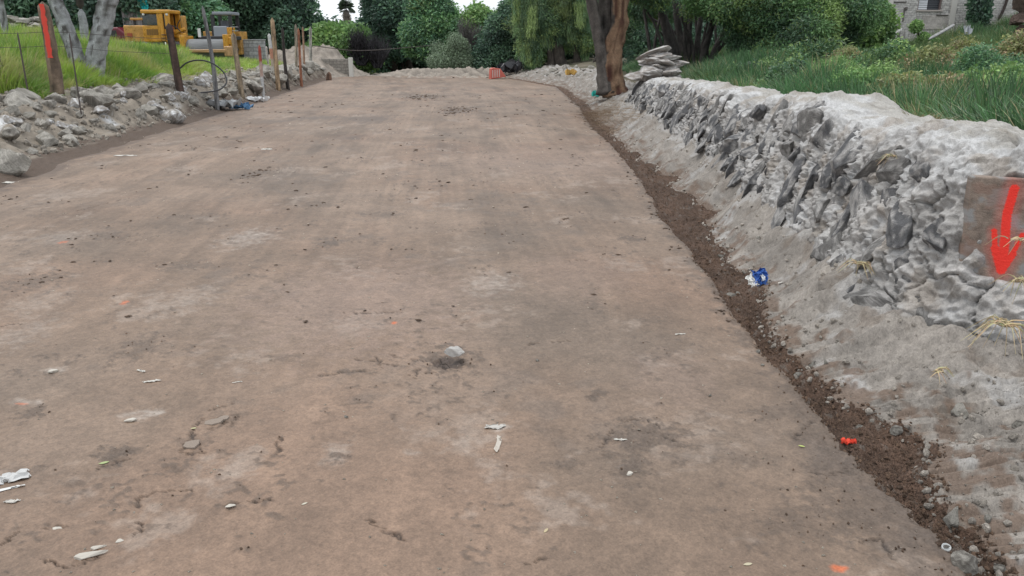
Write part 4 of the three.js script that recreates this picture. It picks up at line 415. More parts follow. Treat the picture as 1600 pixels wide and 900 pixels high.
  clump('weed', 'long green weed blades rising behind the slab end of the wall', 'weed', onField(1160, 12.5), 9, 0.8, [0.1, 0.2, 0.05], 1, 0.05, 0.012); clump('weed', 'tall pale green weed stalks behind the middle of the wall top', 'weed', onField(1475, 8), 8, 1.0, [0.13, 0.22, 0.05], 2, 0.08, 0.009); clump('weed', 'arching weed blades beside the rags behind the wall', 'weed', onField(1575, 7), 10, 0.8, [0.14, 0.22, 0.06], 3, 0.15, 0.008); clump('weed', 'pair of thin green stalks behind the lump on the wall top', 'weed', onField(1330, 10), 4, 0.9, [0.12, 0.2, 0.06], 4, 0.05, 0.009);
  const dry = (px, py, D, n, len, seed, label) => clump('dry_tuft', label, 'dry grass', P(px, py, D), n, len, [0.42, 0.34, 0.2], seed, 0.85, 0.0032);
  dry(1572, 508, 3.2, 34, 0.26, 11, 'tuft of drooping straw-coloured grass below the painted slab'); dry(1344, 412, 4.45, 30, 0.16, 12, 'dry grey root tuft hanging from the foot of the stone wall'); dry(1590, 375, 3.42, 9, 0.16, 13, 'few bleached grass stalks crossing the painted arrow'); dry(1395, 245, 4.9, 10, 0.2, 14, 'thin dry stalks growing between stones near the wall top'); dry(1595, 440, 3.3, 12, 0.2, 15, 'pale dry grass at the lower corner of painted slab'); dry(1470, 580, 3.15, 12, 0.1, 16, 'small brownish dry weed on the grey bank');
}

{ // leafy weeds standing in the grass behind the wall
  const r = rng(171), sp = [[1300, 15, 0.5], [1345, 13, 0.45], [1390, 18, 0.6], [1420, 12, 0.4], [1450, 16, 0.55], [1480, 11, 0.4], [1530, 14, 0.6], [1560, 11, 0.45], [1590, 15, 0.7], [1585, 10, 0.4], [1420, 21, 0.45], [1470, 20, 0.45], [1550, 19, 0.6], [1320, 20, 0.5], [1250, 16, 0.5], [1500, 22, 0.4], [1570, 21, 0.6], [1350, 23, 0.5]];
  for (const [px, D, h] of sp) { const p = P(px, 150, D); p.y = fieldH(p.x, D); const t = thing('weed_bush', 'waist-high leafy weed standing in the lush grass slope', 'weed', [p.x, p.y, p.z], 'leafy weeds on the grass slope'); const cols = [GREEN.mid, GREEN.deep, GREEN.lite, [[0.13, 0.14, 0.055], [0.1, 0.12, 0.05], [0.2, 0.15, 0.09]]][Math.floor(r() * 4)]; part(t, 'stem', limb([V(0, -0.05, 0), V(0.04, h * 0.6, 0), V(0, h * 1.2, 0.03)], 0.015, 0.006, { radial: 5, color: bark(0.14, 0.13, 0.07) }), barkM); crown(t, [[0, h * 0.75, 0, h * 1.1, h * 0.6, h * 0.9], [h * 0.7 * (r() - 0.5), h * 1.15, 0, h * 0.5, h * 0.35, h * 0.5], [h, h * 0.45, 0, h * 0.7, h * 0.4, h * 0.6], [-h, h * 0.4, 0, h * 0.7, h * 0.4, h * 0.6]], 90, 0.2, cols, r() < 0.5 ? 'fine' : 'broad', px + D, { name: 'leaves' }); }
}

// ---------------------------------------------------------------- fence posts and stakes
const woodM = matOf(stoneTex, 1 / 0.3, 0.006, 0.9), paint = (r, g, b, rough = 0.5) => std(r, g, b, rough);
{
  const post = (name, label, bx, by, tx, ty, D, r0, r1, col, o = {}) => { const b = P(bx, by, D), t = P(tx, ty, D), g0 = groundAt(b.x, D); const foot = b.clone(); foot.y = Math.min(b.y, g0) - 0.12; const org = V(b.x, g0, b.z); const grp = thing(name, label, o.cat || 'post', [org.x, org.y, org.z], 'posts along the rubble bank');
    const mid = foot.clone().lerp(t, 0.5).add(V(o.bow || 0, 0, 0)); part(grp, o.iron ? 'rod' : 'shaft', limb([foot.sub(org), mid.sub(org), t.clone().sub(org)], r0, r1, { radial: o.iron ? 6 : 8, rough: o.iron ? 0.02 : 0.09, square: o.square, segs: 22, color: o.color || bark(...col) }), o.iron ? std(0.07, 0.055, 0.05, 0.7) : woodM);
    if (o.red) { const [u0, u1, c, ox] = o.red; const A = b.clone().lerp(t, u0).sub(org), B = b.clone().lerp(t, u1).sub(org); const w = r0 * 0.72, dir = B.clone().sub(A), L = dir.length(); const g = new THREE.PlaneGeometry(w, L, 6, 24), p = g.attributes.position; for (let i = 0; i < p.count; i++) { const y = p.getY(i), e = 1 + 0.35 * n2(y * 6, 3 + Math.sign(p.getX(i))); p.setXYZ(i, p.getX(i) * e, y, 0.012 * (1 - (p.getX(i) / w * 2) ** 2)); } g.computeVertexNormals(); const m = part(grp, 'paint_stripe', g, std(...c, 0.55, { side: THREE.DoubleSide })); m.position.copy(A.clone().lerp(B, 0.5)).add(V(ox, 0, r0 * 1.12)); m.rotation.z = -Math.atan2(dir.x, dir.y); m.userData.label = 'bright painted stripe'; }
    return grp; };
  post('fence_post', 'thick brown wooden post with a bright red painted stripe', 91, 152, 66, 2, 16, 0.135, 0.1, [0.24, 0.175, 0.125], { bow: 0.02, red: [0.42, 0.97, [0.62, 0.05, 0.028], 0.06] });
  post('fence_post', 'dark brown rusty plank post beside the black hose', 281, 136, 263, 36, 20, 0.085, 0.075, [0.1, 0.062, 0.05], { square: true });
  post('fence_post', 'crooked silver-grey post in front of the roller drum', 336, 136, 316, 8, 21, 0.065, 0.045, [0.24, 0.24, 0.245], { bow: 0.06 });
  post('fence_post', 'pale tan sawn post next to the roller yoke', 376, 126, 364, 50, 24.5, 0.07, 0.065, [0.38, 0.3, 0.21], { square: true });
  post('fence_post', 'tall orange-tan sawn post before the dirt mound', 433, 115, 425, 27, 30, 0.075, 0.065, [0.45, 0.32, 0.2], { square: true });
  post('fence_post', 'charred black post with a ragged brown top', 448, 111, 441, 42, 31.5, 0.075, 0.05, [0.06, 0.05, 0.045], { bow: -0.03 });
  post('fence_post', 'slim grey-tan post behind the red-brown post', 463, 104, 462, 37, 38, 0.07, 0.06, [0.36, 0.31, 0.24]);
  post('fence_post', 'slim red-brown post with orange paint', 469, 109, 466, 43, 34, 0.06, 0.05, [0.4, 0.17, 0.1]);
  post('fence_post', 'thin tan pole with a pinkish middle before the mound', 475, 101, 473, 41, 40, 0.055, 0.045, [0.4, 0.25, 0.17]);
  post('fence_post', 'upright light grey post beside the dirt mound', 485, 103, 485, 41, 41, 0.085, 0.07, [0.42, 0.41, 0.37]);
  post('survey_stake', 'short stake with white foot and red top below the block wall', 409, 122, 405, 70, 26.5, 0.045, 0.04, [0.6, 0.6, 0.6], { square: true, cat: 'stake', color: (u) => (u < 0.42 ? [0.7, 0.7, 0.7] : u < 0.72 ? [0.6, 0.42, 0.36] : [0.45, 0.1, 0.07]) });
  post('survey_stake', 'white topped stake with orange middle beside the tall tan post', 427, 102, 420, 52, 36, 0.07, 0.06, [0.6, 0.6, 0.6], { square: true, cat: 'stake', color: (u) => (u > 0.6 ? [0.72, 0.73, 0.72] : u > 0.35 ? [0.62, 0.3, 0.2] : [0.55, 0.45, 0.36]) });
  post('survey_stake', 'small whitish stake at the corner of the block wall', 419, 94, 416, 72, 40, 0.06, 0.05, [0.5, 0.45, 0.42], { cat: 'stake' });
  post('iron_stake', 'thin dark iron stake standing beside the red striped post', 46, 156, 27, 49, 15.2, 0.014, 0.014, [0, 0, 0], { iron: true, cat: 'stake' });
  post('iron_stake', 'short dark iron stake leaning in front of the brown boulder', 20, 152, -4, 78, 15.8, 0.016, 0.016, [0, 0, 0], { iron: true, cat: 'stake' });
  post('iron_stake', 'thin dark iron stake in front of the forked whitewashed tree', 124, 160, 108, 50, 14.5, 0.012, 0.012, [0, 0, 0], { iron: true, cat: 'stake' });
  const wire = (label, pts, r = 0.0045) => { const m = add(new THREE.Mesh(limb(pts.map((p) => P(...p)), r, r, { radial: 4, segs: 40, rough: 0, color: () => [0.16, 0.14, 0.13] }), woodM), 'fence_wire'); tag(m, label, 'wire'); };
  wire('upper fence wire running from the iron stake past the red striped post', [[-30, 52, 15.4], [30, 52, 15.4], [74, 50, 15.95], [180, 56, 18], [268, 62, 20]]); wire('lower fence wire running between the iron stake and the plank post', [[-30, 74, 15.4], [33, 74, 15.4], [78, 72, 15.95], [180, 80, 18], [270, 84, 20]]);
  wire('overhead cable sagging from the grey post towards the pepper tree', [[486, 71, 41], [560, 79, 46], [640, 74, 50], [720, 66, 54]], 0.02);
  // hose, tarp and sacks on the bank
  const hose = add(new THREE.Mesh(limb([[280, 108, 20.1], [292, 98, 20.2], [310, 94, 20.3], [332, 99, 20.3], [350, 114, 20.3], [354, 128, 20.2], [345, 139, 20], [330, 143, 19.8], [312, 145, 19.6]].map((p) => P(...p)), 0.019, 0.019, { radial: 8, segs: 70, rough: 0, color: () => [0.03, 0.03, 0.032] }), std(0.03, 0.03, 0.033, 0.45)), 'hose'); tag(hose, 'black hose looping out from the dark plank post onto the rubble', 'hose');
}
function crumple(w, h, amp, seed, nx = 14, ny = 12) { const g = new THREE.PlaneGeometry(w, h, nx, ny); g.rotateX(-Math.PI / 2); const p = g.attributes.position; for (let i = 0; i < p.count; i++) { const x = p.getX(i), z = p.getZ(i), f = 4 / Math.max(w, h); const a = 1 - 2 * Math.abs(n3(x * f, z * f, seed * 7.3)), b = n3(x * f * 2.3 + 5, z * f * 2.3, seed * 3.1); p.setXYZ(i, x + 0.25 * w * n3(x * f * 0.7, z * f * 0.7, seed + 9) , amp * Math.max(0, 0.55 * a + 0.35 * b + 0.25), z + 0.25 * h * n3(x * f * 0.7 + 8, z * f * 0.7, seed + 4)); } g.computeVertexNormals(); return toCreasedNormals(g, 0.7); }
const sheetM = (r, g, b, rough = 0.6) => std(r, g, b, rough, { side: THREE.DoubleSide });
const lie = (mesh, name, label, cat, px, py, h = 0, lift = 0.002, group) => { const [x, d] = G(px, py, h); add(mesh, name); mesh.position.set(x, groundAt(x, d) + lift, -d); return tag(mesh, label, cat, group); };
{
  lie(new THREE.Mesh(crumple(0.45, 0.34, 0.2, 1), sheetM(0.06, 0.16, 0.3)), 'tarp', 'crumpled blue tarp on the rubble bank below the tan post', 'tarp', 374, 141, 0.5, 0.02);
  lie(new THREE.Mesh(crumple(0.5, 0.4, 0.16, 2), sheetM(0.68, 0.69, 0.7)), 'sack', 'crumpled white sack on the rubble beyond the blue tarp', 'sack', 398, 127, 0.6, 0.02);
  lie(new THREE.Mesh(crumple(0.4, 0.25, 0.09, 3), sheetM(0.66, 0.67, 0.68)), 'sack', 'white scrap lying behind the red striped post', 'scrap', 72, 146, 0.68, 0.01);
  lie(new THREE.Mesh(crumple(0.9, 0.5, 0.25, 4), sheetM(0.3, 0.31, 0.32)), 'sack', 'grey cloth sack draped beneath the hose end', 'sack', 340, 142, 0.5, 0.02);
  lie(new THREE.Mesh(crumple(0.7, 0.45, 0.5, 5), sheetM(0.02, 0.42, 0.36)), 'plastic_bag', 'teal plastic bag at the foot of the split trunk', 'bag', 932, 143, 0.3, 0.02).scale.set(0.33, 0.42, 0.33);
  lie(new THREE.Mesh(crumple(0.45, 0.35, 0.28, 6), sheetM(0.5, 0.3, 0.07)), 'plastic_bag', 'yellow plastic bag on the stony bank near the pepper tree', 'bag', 893, 121, 0.3, 0.15);
  for (const [px, py, w, lb] of [[795, 108, 1.2, 'black refuse sack heaped behind the striped barricade'], [806, 104, 0.8, 'smaller black refuse sack propped on the larger one']]) { const m = add(new THREE.Mesh(crumple(w, w * 0.7, 0.7, px), sheetM(0.03, 0.03, 0.035, 0.3)), 'refuse_sack'); m.position.copy(P(px, py + 6, 46.2)); tag(m, lb, 'sack'); }
  // litter on the road
  const tilt = (m, a, b, c) => { m.rotation.set(a, b, c); return m; };
  lie(new THREE.Mesh(crumple(0.055, 0.03, 0.02, 11), sheetM(0.7, 0.07, 0.035, 0.8)), 'plastic_scrap', 'crumpled bright red plastic scrap on the dark soil strip', 'scrap', 1327, 686, 0, 0.004);
  { const t = thing('snack_packet', 'crushed blue and white packet on the dark soil below the bank', 'packet', [0, 0, 0]); const [x, d] = G(1187, 438, 0.03); t.position.set(x, groundAt(x, d) + 0.045, -d); const a = part(t, 'blue_wrapper', crumple(0.09, 0.11, 0.035, 12), sheetM(0.05, 0.14, 0.45, 0.6)); a.rotation.set(1.05, 0.2, 0.15); const b = part(t, 'white_flap', crumple(0.06, 0.09, 0.03, 13), sheetM(0.7, 0.7, 0.68, 0.5)); b.rotation.set(0.8, 0.3, 0.2); b.position.set(-0.055, -0.025, 0.01); const c = part(t, 'white_print', crumple(0.025, 0.04, 0.012, 14), sheetM(0.75, 0.78, 0.82, 0.4)); c.rotation.set(1.05, 0.2, 0.15); c.position.set(0.012, 0.012, 0.03); }
  lie(new THREE.Mesh(crumple(0.12, 0.06, 0.02, 15), sheetM(0.5, 0.5, 0.49, 0.95)), 'rag', 'torn whitish rag pressed into the road surface', 'rag', 14, 752).rotation.y = 0.5;
  lie(new THREE.Mesh(crumple(0.16, 0.012, 0.008, 16, 16, 2), sheetM(0.6, 0.6, 0.58)), 'rag_strip', 'thin frayed white strip beside the torn rag', 'rag', 14, 768).rotation.y = 0.5;
  for (const [px, py, w, h, a, lb] of [[237, 597, 0.075, 0.014, 0.35, 'long white plastic sliver on the road'], [221, 581, 0.045, 0.014, -0.5, 'short white plastic sliver next to the longer one'], [371, 598, 0.045, 0.008, 0.4, 'thin white sliver on the brown road surface beyond the cracked crust'], [18, 788, 0.05, 0.016, 0.1, 'oval white chip near the torn rag'], [417, 233, 0.16, 0.1, 0, 'white card lying in the middle of the far road'], [1222, 449, 0.09, 0.016, 0.35, 'white plastic strip on the grey bank'], [198, 243, 0.34, 0.1, 0, 'torn white wrapper near the rubble bank'], [10, 285, 0.2, 0.1, 0.2, 'whitish scrap at the road edge below the pale boulder'], [968, 688, 0.05, 0.012, -0.1, 'small white chip among the dark crumbs'], [1062, 523, 0.05, 0.012, 0.1, 'pale chip on the smooth part of the road']]) { const m = lie(new THREE.Mesh(crumple(w, h, Math.min(0.008, h * 0.5), px), sheetM(0.52, 0.5, 0.46, 0.9)), 'paper_scrap', lb, 'scrap', px, py); m.rotation.y = a; }
  { const m = lie(new THREE.Mesh(crumple(0.02, 0.15, 0.006, 17, 5, 20), sheetM(0.44, 0.4, 0.35, 1)), 'cloth_strip', 'bleached cloth strip trodden flat into the road below its torn end', 'cloth', 778, 692); m.rotation.y = -0.12; const e = lie(new THREE.Mesh(crumple(0.085, 0.035, 0.008, 18), sheetM(0.43, 0.41, 0.38, 1)), 'cloth_scrap', 'torn bleached cloth end crossing the trodden strip', 'cloth', 772, 668); }
  const leaf = (px, py, s, col, lb, ry) => { const sh = new THREE.Shape(); sh.moveTo(-1, 0); sh.quadraticCurveTo(0, 0.75, 1, 0); sh.quadraticCurveTo(0, -0.75, -1, 0); const g = new THREE.ExtrudeGeometry(sh, { depth: 0.04, bevelEnabled: false, curveSegments: 6 }); g.rotateX(-Math.PI / 2); g.scale(s, s, s); const m = lie(new THREE.Mesh(g, sheetM(...col)), 'fallen_leaf', lb, 'leaf', px, py, 0, 0.003); m.rotation.y = ry; m.rotation.x = 0.1; };
  leaf(163, 727, 0.02, [0.3, 0.36, 0.16], 'pale green fallen leaf beside a dark crumb patch', 0.4); leaf(1252, 702, 0.014, [0.35, 0.4, 0.12], 'yellow-green fallen leaf near the road edge', -0.4); leaf(853, 831, 0.014, [0.4, 0.33, 0.2], 'tan fallen leaf on the smooth road', 1); leaf(1168, 887, 0.016, [0.4, 0.36, 0.25], 'buff fallen leaf near the soil strip', 0.2); leaf(476, 790, 0.012, [0.45, 0.42, 0.34], 'bleached fallen leaf on the brown road', 0.6); leaf(303, 672, 0.013, [0.42, 0.4, 0.22], 'yellowish leaf by the cracked crust', 0.2);
  { const t = thing('bottle_cap', 'white bottle cap with a dark pebble in the soil strip', 'cap'); const [x, d] = G(1478, 856); t.position.set(x, groundAt(x, d) + 0.006, -d); t.rotation.set(0.35, 0, 0.1); part(t, 'cap', new THREE.LatheGeometry([[0, 0.003], [0.012, 0.003], [0.0145, 0.001], [0.0145, 0.011], [0.013, 0.011], [0.0128, 0.005], [0, 0.005]].map(([a, b]) => new THREE.Vector2(a, b)), 24), paint(0.7, 0.72, 0.72)); const p = part(t, 'pebble', pebG[1], M.stone); p.scale.setScalar(0.009); p.position.y = 0.012; }
  // whitish stones bedded in the road
  for (const [px, py, s, lb, sx = 1] of [[707, 560, 0.042, 'pale pointed stone standing in a small hole in the road', 1], [87, 828, 0.024, 'flat cream stone bedded in the road crust', 1.6], [138, 872, 0.026, 'long whitish stone along a broken crust edge', 1.9], [152, 858, 0.016, 'small whitish stone above the broken crust edge', 1.5], [187, 846, 0.012, 'white pebble beyond the whitish stones', 1.4], [85, 582, 0.022, 'white stone in a dusty patch of the road', 1.6], [984, 742, 0.016, 'blue-grey pebble in the dark crumb trail', 1.2], [203, 658, 0.02, 'lime-white stone broken into the road', 1.3], [360, 795, 0.015, 'grey chip beside a scuffed mark', 1.4]]) { const m = lie(new THREE.Mesh(px === 707 ? rockGeo(555, { detail: 6, cuts: 16, cutLo: 0.34, rough: 0.12, pale: 0.15, crease: 0.3, base: [0.3, 0.27, 0.24], dust: [0.6, 0.58, 0.55] }) : rockG[(px + py) % 10], px === 707 ? std(0.62, 0.6, 0.57, 0.95, { bumpMap: rep(stoneTex.bump, 2), bumpScale: 0.006 }) : std(0.46, 0.43, 0.38, 0.95)), 'bedded_stone', lb, 'stone', px, py, 0, s * 0.25); m.scale.set(s * sx, s * (px === 707 ? 1.3 : 0.6), s); if (px === 707) { m.rotation.set(0.2, 0.6, -0.5); m.position.set(hole[0] + 0.03, 0.04, -hole[1] - 0.03); m.scale.set(0.085, 0.075, 0.055); } else m.rotation.y = 0.4; }
  { const g = []; const r = rng(9); for (let i = 0; i < 7; i++) { const a = r() * 6.28, l = 0.05 + 0.05 * r(); g.push(limb([V(0, 0.005, 0), V(Math.cos(a) * l * 0.5, 0.02, Math.sin(a) * l * 0.5), V(Math.cos(a) * l, 0.003, Math.sin(a) * l)], 0.0022, 0.001, { radial: 4, segs: 5, color: () => [0.06, 0.045, 0.035] })); } lie(new THREE.Mesh(mergeGeometries(g), woodM), 'root_tangle', 'dark tangle of roots and straw in the hole beside the pale stone', 'roots', 690, 566, 0, 0.004); }
  // broken crust plates beside the cracks
  for (const [px, py, w, h, a] of [[335, 660, 0.075, 0.05, 0.3], [300, 697, 0.065, 0.06, 0.9], [350, 655, 0.05, 0.035, 0.1]]) { const r = rng(px), sh = new THREE.Shape(); for (let k = 0; k < 7; k++) { const q = k / 7 * 6.28, rr = 0.8 + 0.35 * r(); k ? sh.lineTo(Math.cos(q) * w / 2 * rr, Math.sin(q) * h / 2 * rr) : sh.moveTo(Math.cos(q) * w / 2 * rr, Math.sin(q) * h / 2 * rr); } const g = new THREE.ExtrudeGeometry(sh, { depth: 0.008, bevelSize: 0.002, bevelThickness: 0.002, bevelSegments: 2 }); g.rotateX(-Math.PI / 2); const m = lie(new THREE.Mesh(g, new THREE.MeshStandardMaterial({ color: C(0.27, 0.22, 0.182), roughness: 0.95, bumpMap: rep(roadTex.bump, 8), bumpScale: 0.003 })), 'crust_plate', 'thin lifted plate of dried road crust between cracks', 'crust', px, py, 0, -0.002, 'lifted crust plates'); m.rotation.set(0.05, a, 0.06); }
}
{ // fallen striped barricade
  const t = thing('barricade', 'red and white striped barricade lying against the heaped earth', 'barricade'), D = 43, p = P(776, 120, D); t.position.set(p.x, 0.05, -D); t.rotation.set(0, 0.35, 0.12); t.scale.setScalar(0.82);
  const sh = new THREE.Shape([new THREE.Vector2(-0.45, 0), new THREE.Vector2(0.55, 0), new THREE.Vector2(0.25, 0.5), new THREE.Vector2(-0.2, 0.62), new THREE.Vector2(-0.34, 0.58)]); const g = new THREE.ExtrudeGeometry(sh, { depth: 0.34, bevelSize: 0.03, bevelThickness: 0.03, bevelSegments: 3 }); g.translate(0, 0, -0.17); part(t, 'body', g, paint(0.5, 0.12, 0.09, 0.7)); for (let i = 0; i < 4; i++) { const s = part(t, 'stripe', new RoundedBoxGeometry(0.055, 0.46, 0.012, 2, 0.005), paint(0.55, 0.48, 0.44, 0.9)); s.position.set(-0.3 + i * 0.15, 0.28, 0.207); s.rotation.z = -0.12; }
  const st = add(new THREE.Mesh(limb([V(0, -0.1, 0), V(0.02, 0.2, 0), V(0.05, 0.42, 0)], 0.16, 0.09, { color: bark(0.16, 0.09, 0.06), rough: 0.25 }), woodM), 'stump'); const q = P(513, 116, 41); st.position.set(q.x, groundAt(q.x, 41), -41); tag(st, 'small rusty brown stump at the end of the rubble bank', 'stump');
}
{ // stones of the bank beyond the wall
  const r = rng(93); for (let i = 0; i < 46; i++) { const d = 24 + 19 * r(), x = xd(d) + 0.4 + 2.4 * r(), s = 0.09 + 0.13 * r(); const m = add(new THREE.Mesh(rockG[i % 10], M.pale), 'rubble_stone'); m.scale.set(s * 1.2, s * 0.8, s); m.rotation.set(r(), r() * 6, r()); m.position.set(x, groundAt(x, d) + s * 0.15, -d); tag(m, 'rubble stone on the bank between the split trunk and the heaped earth', 'stone', 'stones on the bank past the split trunk'); }
}

// ---------------------------------------------------------------- whitewashed trees on the hillside
{
  const white = (u, a, n, c) => { const o = [0.78, 0.8, 0.82]; const k = 1 + 0.4 * n; mixc(o, [0.2, 0.19, 0.18], sm(0.12, 0.35, n3(a * 2, c.y * 3, c.x * 3) * 0.6 + n * 0.8)); return [o[0] * k, o[1] * k, o[2] * k]; };
  const D = 20, b = P(138, 120, D); b.y = hillH(b.x, D) - 0.1; const t = thing('forked_tree', 'forked tree with two whitewashed trunks behind the rubble bank', 'tree', [b.x, b.y, b.z]), q = (x, y) => P(x, y, D).sub(b);
  part(t, 'trunk', limb([q(128, 126), q(118, 85), q(102, 40), q(86, 0), q(66, -60)], 0.2, 0.13, { color: white, segs: 44, radial: 14, rough: 0.14 }), barkM); part(t, 'trunk', limb([q(146, 126), q(150, 90), q(158, 50), q(167, 10), q(180, -60)], 0.22, 0.2, { color: white, segs: 44, radial: 14, rough: 0.14, flare: 0.2 }), barkM);
  crown(t, lobesAt(b, D, [[60, -120, 80, 40], [190, -120, 80, 40]]), 360, 0.4, GREEN.mid, 'fine', 52);
  const D2 = 27, b2 = P(134, 75, D2); b2.y = hillH(b2.x, D2) - 0.1; const t2 = thing('young_tree', 'slender tree with brightly whitewashed trunk between the forked trunks', 'tree', [b2.x, b2.y, b2.z]); part(t2, 'trunk', limb([P(135, 90, D2).sub(b2), P(131, 45, D2).sub(b2), P(126, 12, D2).sub(b2)], 0.13, 0.12, { color: (u, a, n) => [0.68 + 0.2 * n, 0.7 + 0.2 * n, 0.74 + 0.2 * n] }), barkM); part(t2, 'trunk', limb([P(126.5, 16, D2).sub(b2), P(123, -8, D2).sub(b2), P(124, -40, D2).sub(b2)], 0.125, 0.1, { color: bark(0.12, 0.1, 0.09) }), barkM).userData.label = 'bare dark upper trunk'; crown(t2, lobesAt(b2, D2, [[125, -70, 60, 40]]), 240, 0.45, GREEN.mid, 'fine', 53);
  const D3 = 24, b3 = P(8, 50, D3); b3.y = hillH(b3.x, D3) - 0.1; const t3 = thing('young_tree', 'slender pale trunk leaning above the brown boulder', 'tree', [b3.x, b3.y, b3.z]); part(t3, 'trunk', limb([P(9, 60, D3).sub(b3), P(5, 25, D3).sub(b3), P(-3, -20, D3).sub(b3)], 0.1, 0.07, { color: white }), barkM); crown(t3, lobesAt(b3, D3, [[-10, -70, 60, 30]]), 160, 0.4, GREEN.mid, 'fine', 54);
  // stone heap at the top of the hillside
  const r = rng(95); for (let i = 0; i < 40; i++) { const d = 33 + 3 * r(), p = P(12 + 62 * r(), 20, d), s = 0.2 + 0.22 * r(), u = r(); const m = add(new THREE.Mesh(rockG[i % 10], M.pale), 'heap_stone'); m.scale.set(s * 1.6, s * 0.6, s); m.rotation.set((r() - 0.5) * 0.5, r() * 6, (r() - 0.5) * 0.5); m.position.set(p.x, hillH(p.x, d) + 0.35 + 0.8 * u, -d); tag(m, 'flat grey stone in the heap at the top of the grassy hillside', 'stone', 'stones heaped above the grass'); }
}

// ---------------------------------------------------------------- machines, walls and houses on the hillside
const grime = tileTex(256, [[3, 0.9], [8, 0.6], [24, 0.6], [80, 0.5]], 17, { specks: 300, speckR: 6, gain: 0.22, mid: 0.86 }), worn = (r, g, b, q) => std(r, g, b, q, { map: grime.map, roughnessMap: grime.bump });
const Y = worn(0.72, 0.35, 0.035, 0.8), Yo = worn(0.62, 0.33, 0.08, 0.9), Yf = worn(0.58, 0.35, 0.17, 0.9), blk = std(0.025, 0.025, 0.028, 0.5), drumM = std(0.27, 0.28, 0.29, 0.7, { metalness: 0.35, map: grime.map }), greyP = std(0.24, 0.26, 0.29, 0.6), glassM = new THREE.MeshPhysicalMaterial({ color: C(0.35, 0.4, 0.4), roughness: 0.08, transmission: 0.9, thickness: 0 });
{
  const D = 42, org = P(326, 90, D); org.y = hillH(org.x, D); const mk = (name, label, cat) => thing(name, label, cat, [org.x, org.y, org.z]); const L = (x, y) => P(x, y, D).sub(org);
  const rect = (t, name, x0, y0, x1, y1, z, dep, m, rad = 0.03) => { const a = L(x0, y1), b = L(x1, y0), w = Math.abs(b.x - a.x), h = Math.abs(b.y - a.y); const g = part(t, name, new RoundedBoxGeometry(w, h, dep, 2, Math.min(rad, w * 0.3, h * 0.3, dep * 0.3)), m); g.position.set((a.x + b.x) / 2, (a.y + b.y) / 2, z); return g; };
  const t = mk('road_roller', 'yellow road roller with a wide grey drum and black canopy on the hillside', 'road roller');
  const c0 = L(295, 71), c1 = L(358, 71), R = 0.52; const dr = part(t, 'drum', new THREE.LatheGeometry([[0, -1], [R - 0.08, -1], [R - 0.08, -0.98], [R - 0.01, -0.98], [R, -0.965], [R, 0.965], [R - 0.01, 0.98], [R - 0.08, 0.98], [R - 0.08, 1], [0, 1]].map(([a, b]) => new THREE.Vector2(a, b * (c1.x - c0.x) / 2)), 48), drumM); dr.rotation.z = Math.PI / 2; dr.position.set((c0.x + c1.x) / 2, R + 0.02, 0);
  rect(t, 'front_beam', 295, 77, 360, 82, 0.66, 0.14, Yf); rect(t, 'yoke', 357, 54, 362, 84, 0, 1.3, Y); rect(t, 'yoke', 290, 56, 294.5, 80, 0, 1.3, Y); rect(t, 'yoke_plate', 358, 72, 368, 88, 0.55, 0.3, Yf, 0.06); rect(t, 'yoke_plate', 359, 58, 366, 70, 0.45, 0.25, Y, 0.05);
  rect(t, 'platform', 300, 56, 356, 62, -1.5, 1.2, blk); rect(t, 'console', 324, 40, 344, 58, -1.1, 0.35, greyP, 0.06); rect(t, 'seat', 328, 30, 338, 44, -1.7, 0.25, std(0.1, 0.11, 0.13, 0.6), 0.08); rect(t, 'side_box', 345, 42, 352, 58, -1.2, 0.5, Y); rect(t, 'rear_body', 298, 48, 354, 86, -2.6, 1.2, Yo);
  rect(t, 'canopy', 320, 17, 351, 22, -1.6, 1.3, std(0.2, 0.22, 0.25, 0.5), 0.04); for (const [x, z] of [[321.5, -1.05], [349.5, -1.05], [321.5, -2.15], [349.5, -2.15]]) rect(t, 'canopy_post', x - 1, 21, x + 1, 58, z, 0.07, blk, 0.01); for (const y of [41, 47]) rect(t, 'handrail', 350, y, 362, y + 1, -1.0, 0.035, std(0.35, 0.36, 0.37, 0.5), 0.01); rect(t, 'fender', 303, 44, 306, 58, -0.6, 0.06, std(0.6, 0.6, 0.6, 0.6), 0.01);
  for (const s of [-1, 1]) { const w = part(t, 'wheel', new THREE.TorusGeometry(0.42, 0.2, 14, 28), blk); w.rotation.y = Math.PI / 2; w.position.set(s * 0.85, 0.55, -2.6); const h = new THREE.Mesh(new THREE.CylinderGeometry(0.26, 0.26, 0.2, 20), Yo); h.name = 'rim'; h.rotation.x = Math.PI / 2; w.add(h); }
}
